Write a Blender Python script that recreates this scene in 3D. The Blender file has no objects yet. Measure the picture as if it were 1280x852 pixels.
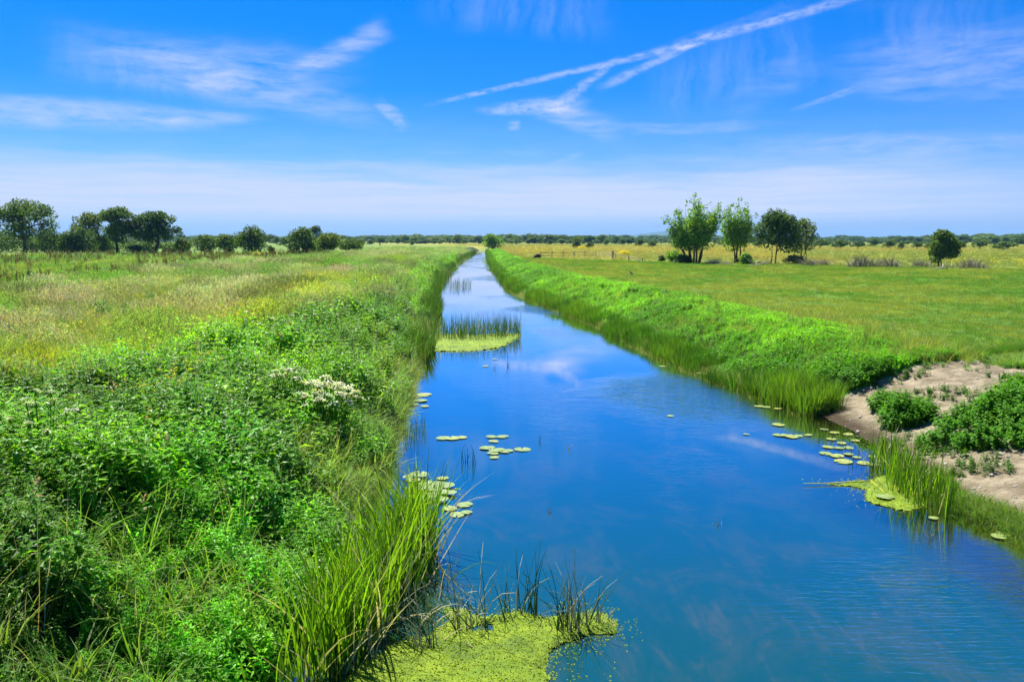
import bpy, math
import numpy as np
from mathutils import Vector

# ------------------------------------------------------------------ camera, sky, sun, exposure
sc = bpy.context.scene
C = sc.collection
W0, H0, FPX, PITCH, CAMH = 1280.0, 852.0, 1005.0, math.radians(7.2), 4.6

cam_data = bpy.data.cameras.new('camera')
cam = bpy.data.objects.new('camera', cam_data)
C.objects.link(cam)
sc.camera = cam
cam.location = (0, 0, CAMH)
cam.rotation_euler = (math.pi / 2 - PITCH, 0, 0)
cam_data.sensor_width = 36.0
cam_data.lens = 36.0 * FPX / W0
cam_data.clip_start = 0.1
cam_data.clip_end = 40000

SUN_AZ, SUN_EL = math.radians(-30), math.radians(61)
EXPOSURE = 1.3
SKY_STRENGTH = 0.074
SUN_STRENGTH = 5.0

sc.view_settings.view_transform = 'Standard'
sc.view_settings.look = 'None'
sc.view_settings.exposure = EXPOSURE
sc.view_settings.gamma = 1.0
sc.view_settings.use_curve_mapping = False
sc.render.engine = 'CYCLES'
cy = sc.cycles
cy.max_bounces = 6
cy.diffuse_bounces = 3
cy.glossy_bounces = 3
cy.transmission_bounces = 4
cy.transparent_max_bounces = 8
cy.volume_bounces = 0
cy.caustics_reflective = False
cy.caustics_refractive = False
cy.use_denoising = True
cy.use_adaptive_sampling = True
cy.adaptive_threshold = 0.015
cy.sample_clamp_indirect = 6.0


def ray(px, py):
    u, v = (px - W0 / 2) / FPX, (H0 / 2 - py) / FPX
    c, s = math.cos(PITCH), math.sin(PITCH)
    return u, c + v * s, v * c - s


def G(px, py, z=0.0):
    """Ground point at height z that stands under a place in the photograph."""
    x, y, k = ray(px, py)
    t = (z - CAMH) / k
    return np.array([x * t, y * t, z])


def azel(px, py):
    x, y, z = ray(px, py)
    return math.atan2(x, y), math.atan2(z, math.hypot(x, y))


sun_dir = Vector((math.sin(SUN_AZ) * math.cos(SUN_EL), math.cos(SUN_AZ) * math.cos(SUN_EL), math.sin(SUN_EL)))
sl = bpy.data.lights.new('sun', 'SUN')
sl.energy = SUN_STRENGTH
sl.angle = math.radians(0.53)
sl.color = (1.0, 0.955, 0.87)
so = bpy.data.objects.new('sun', sl)
C.objects.link(so)
so.location = (0, 0, 60)
so.rotation_euler = sun_dir.to_track_quat('Z', 'Y').to_euler()


class NT:
    """Small wrapper for node trees."""

    def __init__(s, tree):
        s.t = tree

    def n(s, kind, **kw):
        nd = s.t.nodes.new(kind)
        for k, v in kw.items():
            setattr(nd, k, v)
        return nd

    def link(s, a, b):
        s.t.links.new(a, b)

    def put(s, sock, v):
        if isinstance(v, bpy.types.NodeSocket):
            s.link(v, sock)
        else:
            sock.default_value = v

    def m(s, op, a, b=None, c=None, clamp=False):
        nd = s.n('ShaderNodeMath', operation=op, use_clamp=clamp)
        for i, v in enumerate((a, b, c)):
            if v is not None:
                s.put(nd.inputs[i], v)
        return nd.outputs[0]

    def vm(s, op, a, b=None, scale=None, out=0):
        nd = s.n('ShaderNodeVectorMath', operation=op)
        s.put(nd.inputs[0], a)
        if b is not None:
            s.put(nd.inputs[1], b)
        if scale is not None:
            s.put(nd.inputs['Scale'], scale)
        return nd.outputs[out]

    def rng(s, v, a, b, c=0.0, d=1.0, smooth=True):
        nd = s.n('ShaderNodeMapRange', interpolation_type='SMOOTHSTEP' if smooth else 'LINEAR')
        for i, q in enumerate((v, a, b, c, d)):
            s.put(nd.inputs[i], q)
        return nd.outputs[0]

    def noise(s, vec, scale, detail=3.0, rough=0.55, dist=0.0, out='Fac'):
        nd = s.n('ShaderNodeTexNoise')
        s.put(nd.inputs['Vector'], vec)
        nd.inputs['Scale'].default_value = scale
        nd.inputs['Detail'].default_value = detail
        nd.inputs['Roughness'].default_value = rough
        nd.inputs['Distortion'].default_value = dist
        return nd.outputs[out]

    def mix(s, f, a, b, mode='MIX'):
        nd = s.n('ShaderNodeMix', data_type='RGBA', blend_type=mode)
        s.put(nd.inputs[0], f)
        s.put(nd.inputs[6], a if isinstance(a, bpy.types.NodeSocket) else (*a, 1.0)[:4])
        s.put(nd.inputs[7], b if isinstance(b, bpy.types.NodeSocket) else (*b, 1.0)[:4])
        return nd.outputs[2]

    def ramp(s, f, stops):
        nd = s.n('ShaderNodeValToRGB')
        cr = nd.color_ramp
        while len(cr.elements) < len(stops):
            cr.elements.new(0.5)
        for e, (p, c) in zip(cr.elements, stops):
            e.position = p
            e.color = (*c, 1.0)
        s.put(nd.inputs[0], f)
        return nd.outputs[0]

    def xyz(s, x, y, z=0.0):
        nd = s.n('ShaderNodeCombineXYZ')
        for i, v in enumerate((x, y, z)):
            s.put(nd.inputs[i], v)
        return nd.outputs[0]


def build_world():
    w = bpy.data.worlds.new('World')
    sc.world = w
    w.use_nodes = True
    N = NT(w.node_tree)
    bg = w.node_tree.nodes['Background']
    sky = N.n('ShaderNodeTexSky', sky_type='NISHITA')
    sky.sun_disc = False
    sky.sun_elevation = SUN_EL
    sky.sun_rotation = SUN_AZ
    sky.air_density = 1.0
    sky.dust_density = 0.3
    sky.ozone_density = 3.0
    tc = N.n('ShaderNodeTexCoord').outputs['Generated']
    sp = N.n('ShaderNodeSeparateXYZ')
    N.link(tc, sp.inputs[0])
    x, y, z = sp.outputs
    az = N.m('ARCTAN2', x, y)
    el = N.m('ARCSINE', z)
    # clear, deep blue air: the sky's own colour, more saturated the higher one looks
    ef = N.m('DIVIDE', el, math.radians(40), clamp=True)
    tint = N.ramp(ef, [(0.0, (0.30, 0.46, 0.95)), (0.05, (0.27, 0.44, 0.90)), (0.14, (0.20, 0.43, 0.86)),
                       (0.25, (0.045, 0.355, 0.85)), (0.42, (0.001, 0.345, 0.85)), (1.0, (0.001, 0.45, 0.80))])
    col = N.mix(1.0, sky.outputs[0], tint, 'MULTIPLY')
    P0 = N.xyz(az, el)
    wv = N.noise(N.vm('MULTIPLY', P0, (3.0, 9.0, 1.0)), 2.2, 4.0, 0.6, out='Color')
    wv = N.vm('SUBTRACT', wv, (0.5, 0.5, 0.5))
    P = N.vm('ADD', P0, N.vm('MULTIPLY', wv, (0.05, 0.022, 0.0)))
    PS = N.vm('ADD', P0, N.vm('MULTIPLY', wv, (0.012, 0.010, 0.0)))
    fib = N.noise(N.vm('MULTIPLY', P, (10.0, 46.0, 1.0)), 1.6, 5.0, 0.62)
    fib = N.rng(fib, 0.18, 0.80)
    fibv = N.rng(N.noise(N.vm('MULTIPLY', P, (52.0, 7.0, 1.0)), 1.0, 5.0, 0.6), 0.30, 0.75)
    fine = N.noise(N.vm('MULTIPLY', P, (24.0, 60.0, 1.0)), 2.4, 5.0, 0.65)
    fine = N.rng(fine, 0.26, 0.66)
    total = None

    def add(v):
        nonlocal total
        total = v if total is None else N.m('ADD', total, v)

    def stroke(a, b, wa, wb, k, soft=0.45, tex=fib, src=P):
        (ax, ay), (bx, by) = azel(*a), azel(*b)
        dx, dy = bx - ax, by - ay
        L2 = dx * dx + dy * dy
        rel = N.vm('SUBTRACT', src, (ax, ay, 0))
        t = N.m('MULTIPLY', N.vm('DOT_PRODUCT', rel, (dx, dy, 0), out=1), 1.0 / L2)
        tcl = N.m('MINIMUM', N.m('MAXIMUM', t, 0.0), 1.0)
        near = N.vm('SCALE', (dx, dy, 0.0), scale=tcl)
        dist = N.vm('LENGTH', N.vm('SUBTRACT', rel, near), out=1)
        wd = N.m('MULTIPLY_ADD', tcl, (wb - wa) / FPX, wa / FPX)
        f = N.rng(N.m('DIVIDE', dist, wd), 1.0, soft * 0.3)
        e = N.m('MULTIPLY', N.rng(t, -0.05, soft * 0.5), N.rng(t, 1.05, 1.0 - soft * 0.5))
        v = N.m('MULTIPLY', N.m('MULTIPLY', f, e), k)
        add(N.m('MULTIPLY', v, tex))

    # contrails and cirrus wisps
    stroke((530, 130), (1100, -14), 3.6, 9, 0.50, 0.3, fine, PS)
    stroke((800, 66), (1010, 0), 4, 12, 0.12, 0.5, fine, PS)
    stroke((745, 112), (896, 40), 9, 4, 0.42, 0.4, fine, PS)
    stroke((690, 140), (775, 70), 12, 5, 0.44, 0.5, fine, PS)
    stroke((590, 134), (735, 132), 7, 14, 0.5, 0.5, fine)
    stroke((660, 130), (780, 165), 14, 22, 0.55, 0.6, fib)
    stroke((740, 160), (980, 154), 10, 7, 0.34, 0.8, fib)
    stroke((632, 158), (652, 156), 9, 9, 0.50, 0.8, fine)
    stroke((985, 140), (1085, 104), 4, 6, 0.30, 0.8, fine, PS)
    stroke((680, 208), (732, 190), 3, 5, 0.28, 0.8, fine, PS)
    stroke((365, 90), (486, 30), 16, 20, 0.58, 0.5, fib)
    stroke((40, 62), (460, 92), 44, 38, 0.40, 0.6, fib)
    stroke((180, 80), (500, 150), 34, 22, 0.42, 0.6, fib)
    stroke((468, 122), (512, 160), 9, 12, 0.42, 0.7, fine)
    stroke((-120, 128), (340, 146), 20, 10, 0.60, 0.5, fib)
    stroke((-100, 146), (290, 154), 14, 9, 0.30, 0.6, fib)
    stroke((1010, 92), (1420, 60), 40, 60, 0.42, 0.7, fib)
    stroke((1020, 62), (900, 150), 30, 24, 0.20, 0.8, fib)
    stroke((520, 0), (780, 20), 40, 34, 0.18, 0.6, fibv)
    stroke((800, 120), (1040, 50), 44, 60, 0.15, 0.6, fibv)
    stroke((1060, 40), (1290, 20), 40, 50, 0.14, 0.8, fibv)
    stroke((20, 62), (330, 110), 40, 44, 0.14, 0.8, fibv)
    stroke((860, 180), (1400, 178), 16, 14, 0.34, 0.8, fib)
    # the pale veil above the horizon, with thin blue gaps in it
    veiln = N.noise(N.vm('MULTIPLY', P, (2.6, 30.0, 1.0)), 1.5, 4.0, 0.55)
    top = N.m('MULTIPLY_ADD', veiln, math.radians(3.6), math.radians(4.3))
    hi = N.rng(el, top, N.m('SUBTRACT', top, math.radians(3.2)))
    lo = N.rng(el, math.radians(0.7), math.radians(2.1))
    gap = N.rng(N.noise(N.vm('MULTIPLY', P, (3.2, 90.0, 1.0)), 1.1, 2.0, 0.5), 0.60, 0.72, 1.0, 0.70)
    side = N.m('SUBTRACT', az, 0.34)
    side = N.rng(side, 0.0, 0.30, 1.0, 0.42)
    strk = N.rng(N.noise(N.vm('MULTIPLY', P, (3.5, 150.0, 1.0)), 1.0, 5.0, 0.6), 0.30, 0.62, 0.72, 1.0)
    veil = N.m('MULTIPLY', N.m('MULTIPLY', N.m('MULTIPLY', hi, lo), strk), N.m('MULTIPLY', gap, side))
    add(N.m('MULTIPLY', veil, 0.92))
    add(N.m('MULTIPLY', N.rng(el, math.radians(9.5), math.radians(4.5)), N.m('MULTIPLY', fib, 0.12)))
    # faint wisps over the rest of the dome
    wide = N.noise(N.vm('MULTIPLY', P, (4.0, 12.0, 1.0)), 1.0, 6.0, 0.6, 0.4)
    add(N.m('MULTIPLY', N.rng(wide, 0.56, 0.82), N.m('MULTIPLY', fib, 0.10)))
    f = N.m('MINIMUM', total, 0.95)
    cl = N.mix(f, col, (3.6, 4.1, 5.6))
    N.link(cl, bg.inputs[0])
    bg.inputs[1].default_value = SKY_STRENGTH


build_world()

# ------------------------------------------------------------------ numbers: noise, rng
RNG = np.random.default_rng(7)


def _hash(ix, iy, seed):
    h = (ix.astype(np.int64) * 374761393 + iy.astype(np.int64) * 668265263 + seed * 1442695041) & 0x7fffffff
    h = ((h ^ (h >> 13)) * 1274126177) & 0x7fffffff
    h = h ^ (h >> 16)
    return (h & 0xffff) / 65535.0


def vnoise(x, y, seed=0):
    x = np.asarray(x, float)
    y = np.asarray(y, float)
    ix, iy = np.floor(x), np.floor(y)
    fx, fy = x - ix, y - iy
    fx, fy = fx * fx * (3 - 2 * fx), fy * fy * (3 - 2 * fy)
    a, b = _hash(ix, iy, seed), _hash(ix + 1, iy, seed)
    c, d = _hash(ix, iy + 1, seed), _hash(ix + 1, iy + 1, seed)
    return (a * (1 - fx) + b * fx) * (1 - fy) + (c * (1 - fx) + d * fx) * fy


def fbm(x, y, seed=0, octv=4):
    s, a, tot = 0.0, 1.0, 0.0
    for o in range(octv):
        s = s + a * vnoise(np.asarray(x) * 2 ** o + 17.3 * o, np.asarray(y) * 2 ** o - 9.1 * o, seed + o)
        tot += a
        a *= 0.5
    return s / tot


def sm(v, a=0.0, b=1.0):
    t = np.clip((np.asarray(v, float) - a) / (b - a), 0, 1)
    return t * t * (3 - 2 * t)


# ------------------------------------------------------------------ the river's banks, in metres
def edge(px_list, shift):
    p = np.array([G(a, b)[:2] for a, b in px_list])
    p[:, 0] += shift
    return p[np.argsort(p[:, 1])]


EL = edge([(290, 890), (350, 852), (425, 740), (462, 650), (488, 585), (498, 555), (507, 520), (518, 475), (530, 440), (537, 420),
           (543, 400), (543, 385), (545, 365), (556, 345), (573, 328), (589, 319), (601, 312.5)], -0.25)
ER = edge([(1560, 890), (1480, 852), (1280, 684), (1230, 663), (1150, 632), (1110, 592), (1090, 562), (1040, 532), (1000, 513),
           (960, 498), (900, 478), (850, 456), (790, 428), (740, 404), (700, 389), (650, 369), (630, 354), (614, 332),
           (610, 320), (607, 312.5)], 0.15)
far_l = np.array([[EL[-1, 0] - 30, 460], [EL[-1, 0] - 110, 620], [EL[-1, 0] - 700, 1500], [-2600, 7600]])
far_r = np.array([[ER[-1, 0] - 28, 460], [ER[-1, 0] - 104, 620], [ER[-1, 0] - 690, 1500], [-2590, 7600]])
near_l, near_r = np.array([[EL[0, 0] - 0.6, -30]]), np.array([[ER[0, 0] + 0.5, -30]])
EL = np.vstack([near_l, EL, far_l])
ER = np.vstack([near_r, ER, far_r])


def xl(y):
    return np.interp(y, EL[:, 1], EL[:, 0]) + 0.22 * (fbm(np.asarray(y) * 0.9, 3.0, 5, 3) - 0.5)


def xr(y):
    return np.interp(y, ER[:, 1], ER[:, 0]) + 0.22 * (fbm(np.asarray(y) * 0.9, 8.0, 6, 3) - 0.5)


def drink(x, y):
    """1 inside the trodden drinking place on the right bank."""
    yl = 21.7 + np.clip(np.asarray(x) - 9.2, 0, 12) * 0.36 + 0.5 * (fbm(np.asarray(x) * 1.3, np.asarray(y) * 1.3, 44, 3) - 0.5)
    return sm(yl - np.asarray(y), -0.3, 0.5) * sm(np.asarray(y), 3.0, 8.0)


def height(x, y):
    x, y = np.asarray(x, float), np.asarray(y, float)
    dl, dr = xl(y) - x, x - xr(y)
    inner = np.minimum(-dl, -dr)
    shoal = sm(y, 8, 12) * (1 - sm(y, 21, 24)) * (-dr < -dl)
    bed = -0.95 * sm(inner / (1 + 0.9 * shoal), -0.25, 2.2) - 0.12 * sm(inner, -0.3, 0.3) + 0.05 * (fbm(x * 1.2, y * 1.2, 3) - 0.5)
    left = 1.28 * sm(dl, -0.2, 3.4) ** 0.85 + 0.16 * (fbm(x * 0.5, y * 0.5, 1) - 0.5) * sm(dl, 0.2, 2)
    rough = 0.16 * (fbm(x * 0.35, y * 0.35, 2) - 0.5) * sm(dr, 0.5, 3)
    steep = 1.22 * sm(dr, -0.2, 4.2) ** 0.85
    gentle = 1.08 * sm(dr, -0.25, 5.0) ** 0.8 + 0.22 * (fbm(x * 1.1, y * 1.1, 12) - 0.5) * sm(dr, 0.1, 1.0)
    k = drink(x, y) * (1 - sm(dr, 6.0, 10.0))
    right = steep * (1 - k) + gentle * k + rough
    z = np.where(dl > 0, left, np.where(dr > 0, right, bed))
    return z


def dirt_mask(x, y):
    dr = np.asarray(x) - xr(y)
    n = fbm(np.asarray(x) * 1.6, np.asarray(y) * 1.6, 21, 4) - 0.5
    k = drink(x, y)
    upper = sm(6.6 + n * 1.6 - dr, 0, 0.5) * sm(dr, -0.6, -0.1)
    nearcut = sm(np.asarray(y), 9.0, 10.0)
    return k * upper * nearcut


def bare_left(x, y):
    dl = xl(y) - np.asarray(x)
    return sm(0.45 - dl, 0, 0.3) * sm(dl, -1.0, -0.2)


# ------------------------------------------------------------------ materials
MATS = {}


def new_mat(name):
    m = bpy.data.materials.new(name)
    m.use_nodes = True
    m.node_tree.nodes.clear()
    N = NT(m.node_tree)
    out = N.n('ShaderNodeOutputMaterial')
    MATS[name] = m
    return m, N, out


def leaf_mat(name, col, trans=0.45, var=0.35, inst=False, rough=0.55, spec=0.12, hue=0.3):
    m, N, out = new_mat(name)
    geo = N.n('ShaderNodeNewGeometry')
    r = geo.outputs['Random Per Island']
    if inst:
        at = N.n('ShaderNodeAttribute', attribute_type='INSTANCER', attribute_name='tint')
        base = N.mix(1.0, at.outputs['Color'], col, 'MULTIPLY')
    else:
        base = N.mix(0.0, col, col)
    v = N.m('MULTIPLY_ADD', r, 2 * var, 1 - var)
    warm = N.mix(N.m('FRACT', N.m('MULTIPLY', r, 7.31)), (1.0, 1.0, 1.0), (1.0 + 0.5 * hue, 1.0, 0.7))
    base = N.mix(1.0, base, warm, 'MULTIPLY')
    base = N.vm('SCALE', base, scale=v)
    pb = N.n('ShaderNodeBsdfPrincipled')
    N.link(base, pb.inputs['Base Color'])
    pb.inputs['Roughness'].default_value = rough
    pb.inputs['Specular IOR Level'].default_value = spec
    tr = N.n('ShaderNodeBsdfTranslucent')
    tcol = N.mix(1.0, base, (1.5, 1.5, 0.6), 'MULTIPLY')
    N.link(tcol, tr.inputs[0])
    ms = N.n('ShaderNodeMixShader')
    ms.inputs[0].default_value = trans
    N.link(pb.outputs[0], ms.inputs[1])
    N.link(tr.outputs[0], ms.inputs[2])
    N.link(ms.outputs[0], out.inputs[0])
    return m


def plain_mat(name, col, col2=None, scale=6.0, rough=0.85, bump=0.3, spec=0.2):
    m, N, out = new_mat(name)
    tc = N.n('ShaderNodeTexCoord').outputs['Object']
    n = N.noise(tc, scale, 5.0, 0.6)
    c2 = col2 or tuple(v * 0.55 for v in col)
    base = N.mix(N.rng(n, 0.3, 0.7), c2, col)
    pb = N.n('ShaderNodeBsdfPrincipled')
    N.link(base, pb.inputs['Base Color'])
    pb.inputs['Roughness'].default_value = rough
    pb.inputs['Specular IOR Level'].default_value = spec
    bm = N.n('ShaderNodeBump')
    bm.inputs['Strength'].default_value = bump
    bm.inputs['Distance'].default_value = 0.02
    N.link(N.noise(tc, scale * 4, 4.0, 0.6), bm.inputs['Height'])
    N.link(bm.outputs[0], pb.inputs['Normal'])
    N.link(pb.outputs[0], out.inputs[0])
    return m


def ground_material():
    m, N, out = new_mat('ground')
    pos = N.n('ShaderNodeNewGeometry').outputs['Position']
    at = N.n('ShaderNodeAttribute', attribute_name='zone')
    dm = N.n('ShaderNodeAttribute', attribute_name='dirt')
    big = N.noise(pos, 0.055, 4.0, 0.6)
    mid = N.noise(pos, 0.6, 5.0, 0.65)
    fin = N.noise(pos, 9.0, 4.0, 0.7)
    g = N.mix(N.rng(big, 0.3, 0.7), (0.80, 0.92, 0.9), (1.2, 1.06, 1.0))
    g2 = N.mix(N.rng(mid, 0.25, 0.75), (0.72, 0.80, 0.8), (1.25, 1.15, 1.0))
    g3 = N.mix(N.rng(fin, 0.2, 0.8), (0.55, 0.60, 0.6), (1.4, 1.35, 1.3))
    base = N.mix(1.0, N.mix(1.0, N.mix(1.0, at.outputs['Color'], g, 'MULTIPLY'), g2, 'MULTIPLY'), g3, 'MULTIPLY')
    dn = N.noise(pos, 2.2, 6.0, 0.65)
    dn2 = N.noise(pos, 16.0, 4.0, 0.7)
    soil = N.mix(N.rng(dn, 0.3, 0.72), (0.135, 0.108, 0.066), (0.31, 0.26, 0.175))
    soil = N.mix(N.rng(dn2, 0.55, 0.75), soil, (0.10, 0.075, 0.045))
    df = N.rng(N.m('ADD', dm.outputs['Fac'], N.m('MULTIPLY_ADD', N.noise(pos, 3.5, 5.0, 0.7), 0.9, -0.45)), 0.40, 0.62)
    # wet mud under and right at the water
    sp = N.n('ShaderNodeSeparateXYZ')
    N.link(pos, sp.inputs[0])
    wet = N.rng(N.m('MULTIPLY_ADD', N.noise(pos, 1.6, 4.0, 0.6), 0.2, sp.outputs[2]), 0.32, 0.16)
    soil = N.mix(wet, soil, (0.055, 0.04, 0.022))
    col = N.mix(df, base, soil)
    pb = N.n('ShaderNodeBsdfPrincipled')
    N.link(col, pb.inputs['Base Color'])
    pb.inputs['Roughness'].default_value = 0.9
    pb.inputs['Specular IOR Level'].default_value = 0.15
    bm = N.n('ShaderNodeBump')
    bm.inputs['Strength'].default_value = 0.9
    bm.inputs['Distance'].default_value = 0.09
    hoof = N.n('ShaderNodeTexVoronoi', feature='SMOOTH_F1')
    N.link(N.vm('ADD', pos, N.vm('SCALE', N.noise(pos, 3.0, 3.0, 0.6, out='Color'), scale=0.3)), hoof.inputs['Vector'])
    hoof.inputs['Scale'].default_value = 4.5
    hh = N.m('ADD', N.noise(pos, 5.0, 6.0, 0.7), N.m('MULTIPLY', N.noise(pos, 22.0, 4.0, 0.7), 0.5))
    hh = N.m('ADD', hh, N.m('MULTIPLY', hoof.outputs['Distance'], 0.7))
    N.link(hh, bm.inputs['Height'])
    N.link(bm.outputs[0], pb.inputs['Normal'])
    N.link(pb.outputs[0], out.inputs[0])
    return m


def water_material():
    m, N, out = new_mat('water')
    pos = N.n('ShaderNodeNewGeometry').outputs['Position']
    dep = N.n('ShaderNodeAttribute', attribute_name='depth').outputs['Fac']
    # clouded water with soft drifts of weed below the surface
    weed = N.noise(N.vm('MULTIPLY', pos, (1.0, 0.7, 1.0)), 0.75, 6.0, 0.68, 0.6)
    weed2 = N.noise(N.vm('MULTIPLY', pos, (2.6, 0.55, 1.0)), 2.0, 5.0, 0.7, 0.8)
    sp = N.n('ShaderNodeSeparateXYZ')
    N.link(pos, sp.inputs[0])
    nearw = N.rng(sp.outputs[1], 15.0, 8.5)
    body = N.mix(N.m('MULTIPLY', N.rng(weed, 0.44, 0.72), 0.65), (0.004, 0.044, 0.046), (0.032, 0.050, 0.038))
    body = N.mix(N.m('MULTIPLY', N.m('MULTIPLY', N.rng(weed2, 0.48, 0.72), N.rng(weed, 0.40, 0.58)), N.m('MULTIPLY_ADD', nearw, 0.35, 0.06)), body, (0.055, 0.06, 0.04))
    dif = N.n('ShaderNodeBsdfDiffuse')
    N.link(body, dif.inputs[0])
    tra = N.n('ShaderNodeBsdfTransparent')
    tra.inputs[0].default_value = (0.62, 0.60, 0.42, 1)
    murk = N.n('ShaderNodeMixShader')
    N.link(N.rng(dep, 0.10, 0.85, 0.0, 1.0), murk.inputs[0])
    N.link(tra.outputs[0], murk.inputs[1])
    N.link(dif.outputs[0], murk.inputs[2])
    # ripples: calm sheets and wind-ruffled patches
    r1 = N.noise(N.vm('MULTIPLY', pos, (1.0, 3.4, 1.0)), 3.2, 3.0, 0.55, 0.5)
    r2 = N.noise(N.vm('MULTIPLY', pos, (0.9, 1.8, 1.0)), 1.3, 3.0, 0.5)
    wav = N.n('ShaderNodeTexWave', wave_type='BANDS', bands_direction='Y')
    N.link(N.vm('MULTIPLY', pos, (0.18, 1.0, 1.0)), wav.inputs['Vector'])
    wav.inputs['Scale'].default_value = 2.6
    wav.inputs['Distortion'].default_value = 9.0
    wav.inputs['Detail'].default_value = 2.0
    wav.inputs['Detail Scale'].default_value = 1.6
    patch = N.noise(N.vm('MULTIPLY', pos, (1.0, 0.45, 1.0)), 0.16, 3.0, 0.5)
    ruffle = N.rng(patch, 0.44, 0.70, 0.0, 0.8)

    def spot(cx, cyy, rx, ry, k):
        d = N.vm('LENGTH', N.vm('MULTIPLY', N.vm('SUBTRACT', N.vm('ADD', pos, N.vm('SCALE', N.vm('SUBTRACT', N.noise(pos, 0.35, 3.0, 0.6, out='Color'), (0.5, 0.5, 0.5)), scale=3.0)), (cx, cyy, 0.0)), (1.0 / rx, 1.0 / ry, 0.0)), out=1)
        return N.m('MULTIPLY', N.rng(d, 1.0, 0.35), k)

    s1 = G(725, 386)
    s2 = G(850, 495)
    s3 = G(1200, 770)
    s4 = G(620, 333)
    for c, rx, ry, k in ((s1, 5.5, 6.0, 3.2), (s2, 3.4, 5.0, 2.2), (s3, 3.2, 2.6, 1.5), (s4, 2.2, 5.5, 3.0)):
        ruffle = N.m('ADD', ruffle, spot(c[0], c[1], rx, ry, k))
    amp = N.m('MULTIPLY_ADD', ruffle, 0.7, 0.012)
    hsum = N.m('ADD', N.m('MULTIPLY', r1, 0.010), N.m('ADD', N.m('MULTIPLY', r2, 0.008), N.m('MULTIPLY', wav.outputs['Fac'], 0.0012)))
    bm = N.n('ShaderNodeBump')
    bm.inputs['Strength'].default_value = 1.0
    bm.inputs['Distance'].default_value = 1.0
    N.link(N.m('MULTIPLY', hsum, amp), bm.inputs['Height'])
    gl = N.n('ShaderNodeBsdfGlossy')
    gl.inputs['Roughness'].default_value = 0.02
    gl.inputs[0].default_value = (0.96, 0.97, 1.0, 1)
    N.link(bm.outputs[0], gl.inputs['Normal'])
    lw = N.n('ShaderNodeLayerWeight')
    lw.inputs['Blend'].default_value = 0.5
    N.link(bm.outputs[0], lw.inputs['Normal'])
    fr = N.m('MINIMUM', N.m('MULTIPLY', N.m('POWER', lw.outputs['Facing'], 3.0), 1.5), 0.98)
    ms = N.n('ShaderNodeMixShader')
    N.link(fr, ms.inputs[0])
    N.link(murk.outputs[0], ms.inputs[1])
    N.link(gl.outputs[0], ms.inputs[2])
    N.link(ms.outputs[0], out.inputs[0])
    return m


# ------------------------------------------------------------------ mesh helpers
def tag(o, label=None, cat=None, group=None, kind=None):
    for k, v in (('label', label), ('category', cat), ('group', group), ('kind', kind)):
        if v:
            o[k] = v
    return o


def empty(name, loc, rz=0.0):
    o = bpy.data.objects.new(name, None)
    o.empty_display_size = 0.2
    o.location = [float(v) for v in loc]
    o.rotation_euler = (0, 0, rz)
    C.objects.link(o)
    return o


def mesh_np(name, verts, faces, mats, midx=None, smooth=False):
    """faces: (n,k) array, or a list of index tuples."""
    me = bpy.data.meshes.new(name)
    verts = np.asarray(verts, dtype=np.float32)
    if isinstance(faces, np.ndarray):
        n, k = faces.shape
        me.vertices.add(len(verts))
        me.vertices.foreach_set('co', verts.ravel())
        me.loops.add(n * k)
        me.loops.foreach_set('vertex_index', faces.astype(np.int32).ravel())
        me.polygons.add(n)
        me.polygons.foreach_set('loop_start', np.arange(0, n * k, k, dtype=np.int32))
        me.polygons.foreach_set('loop_total', np.full(n, k, dtype=np.int32))
        me.update(calc_edges=True)
    else:
        me.from_pydata([tuple(map(float, v)) for v in verts], [], [tuple(map(int, f)) for f in faces])
        me.update()
    for m in mats:
        me.materials.append(m)
    if midx is not None:
        me.polygons.foreach_set('material_index', np.asarray(midx, dtype=np.int32))
    if smooth:
        me.polygons.foreach_set('use_smooth', np.ones(len(me.polygons), dtype=bool))
    return me


def link(name, me, parent=None, loc=None):
    o = bpy.data.objects.new(name, me)
    C.objects.link(o)
    if parent is not None:
        o.parent = parent
    if loc is not None:
        o.location = [float(v) for v in loc]
    return o


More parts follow.
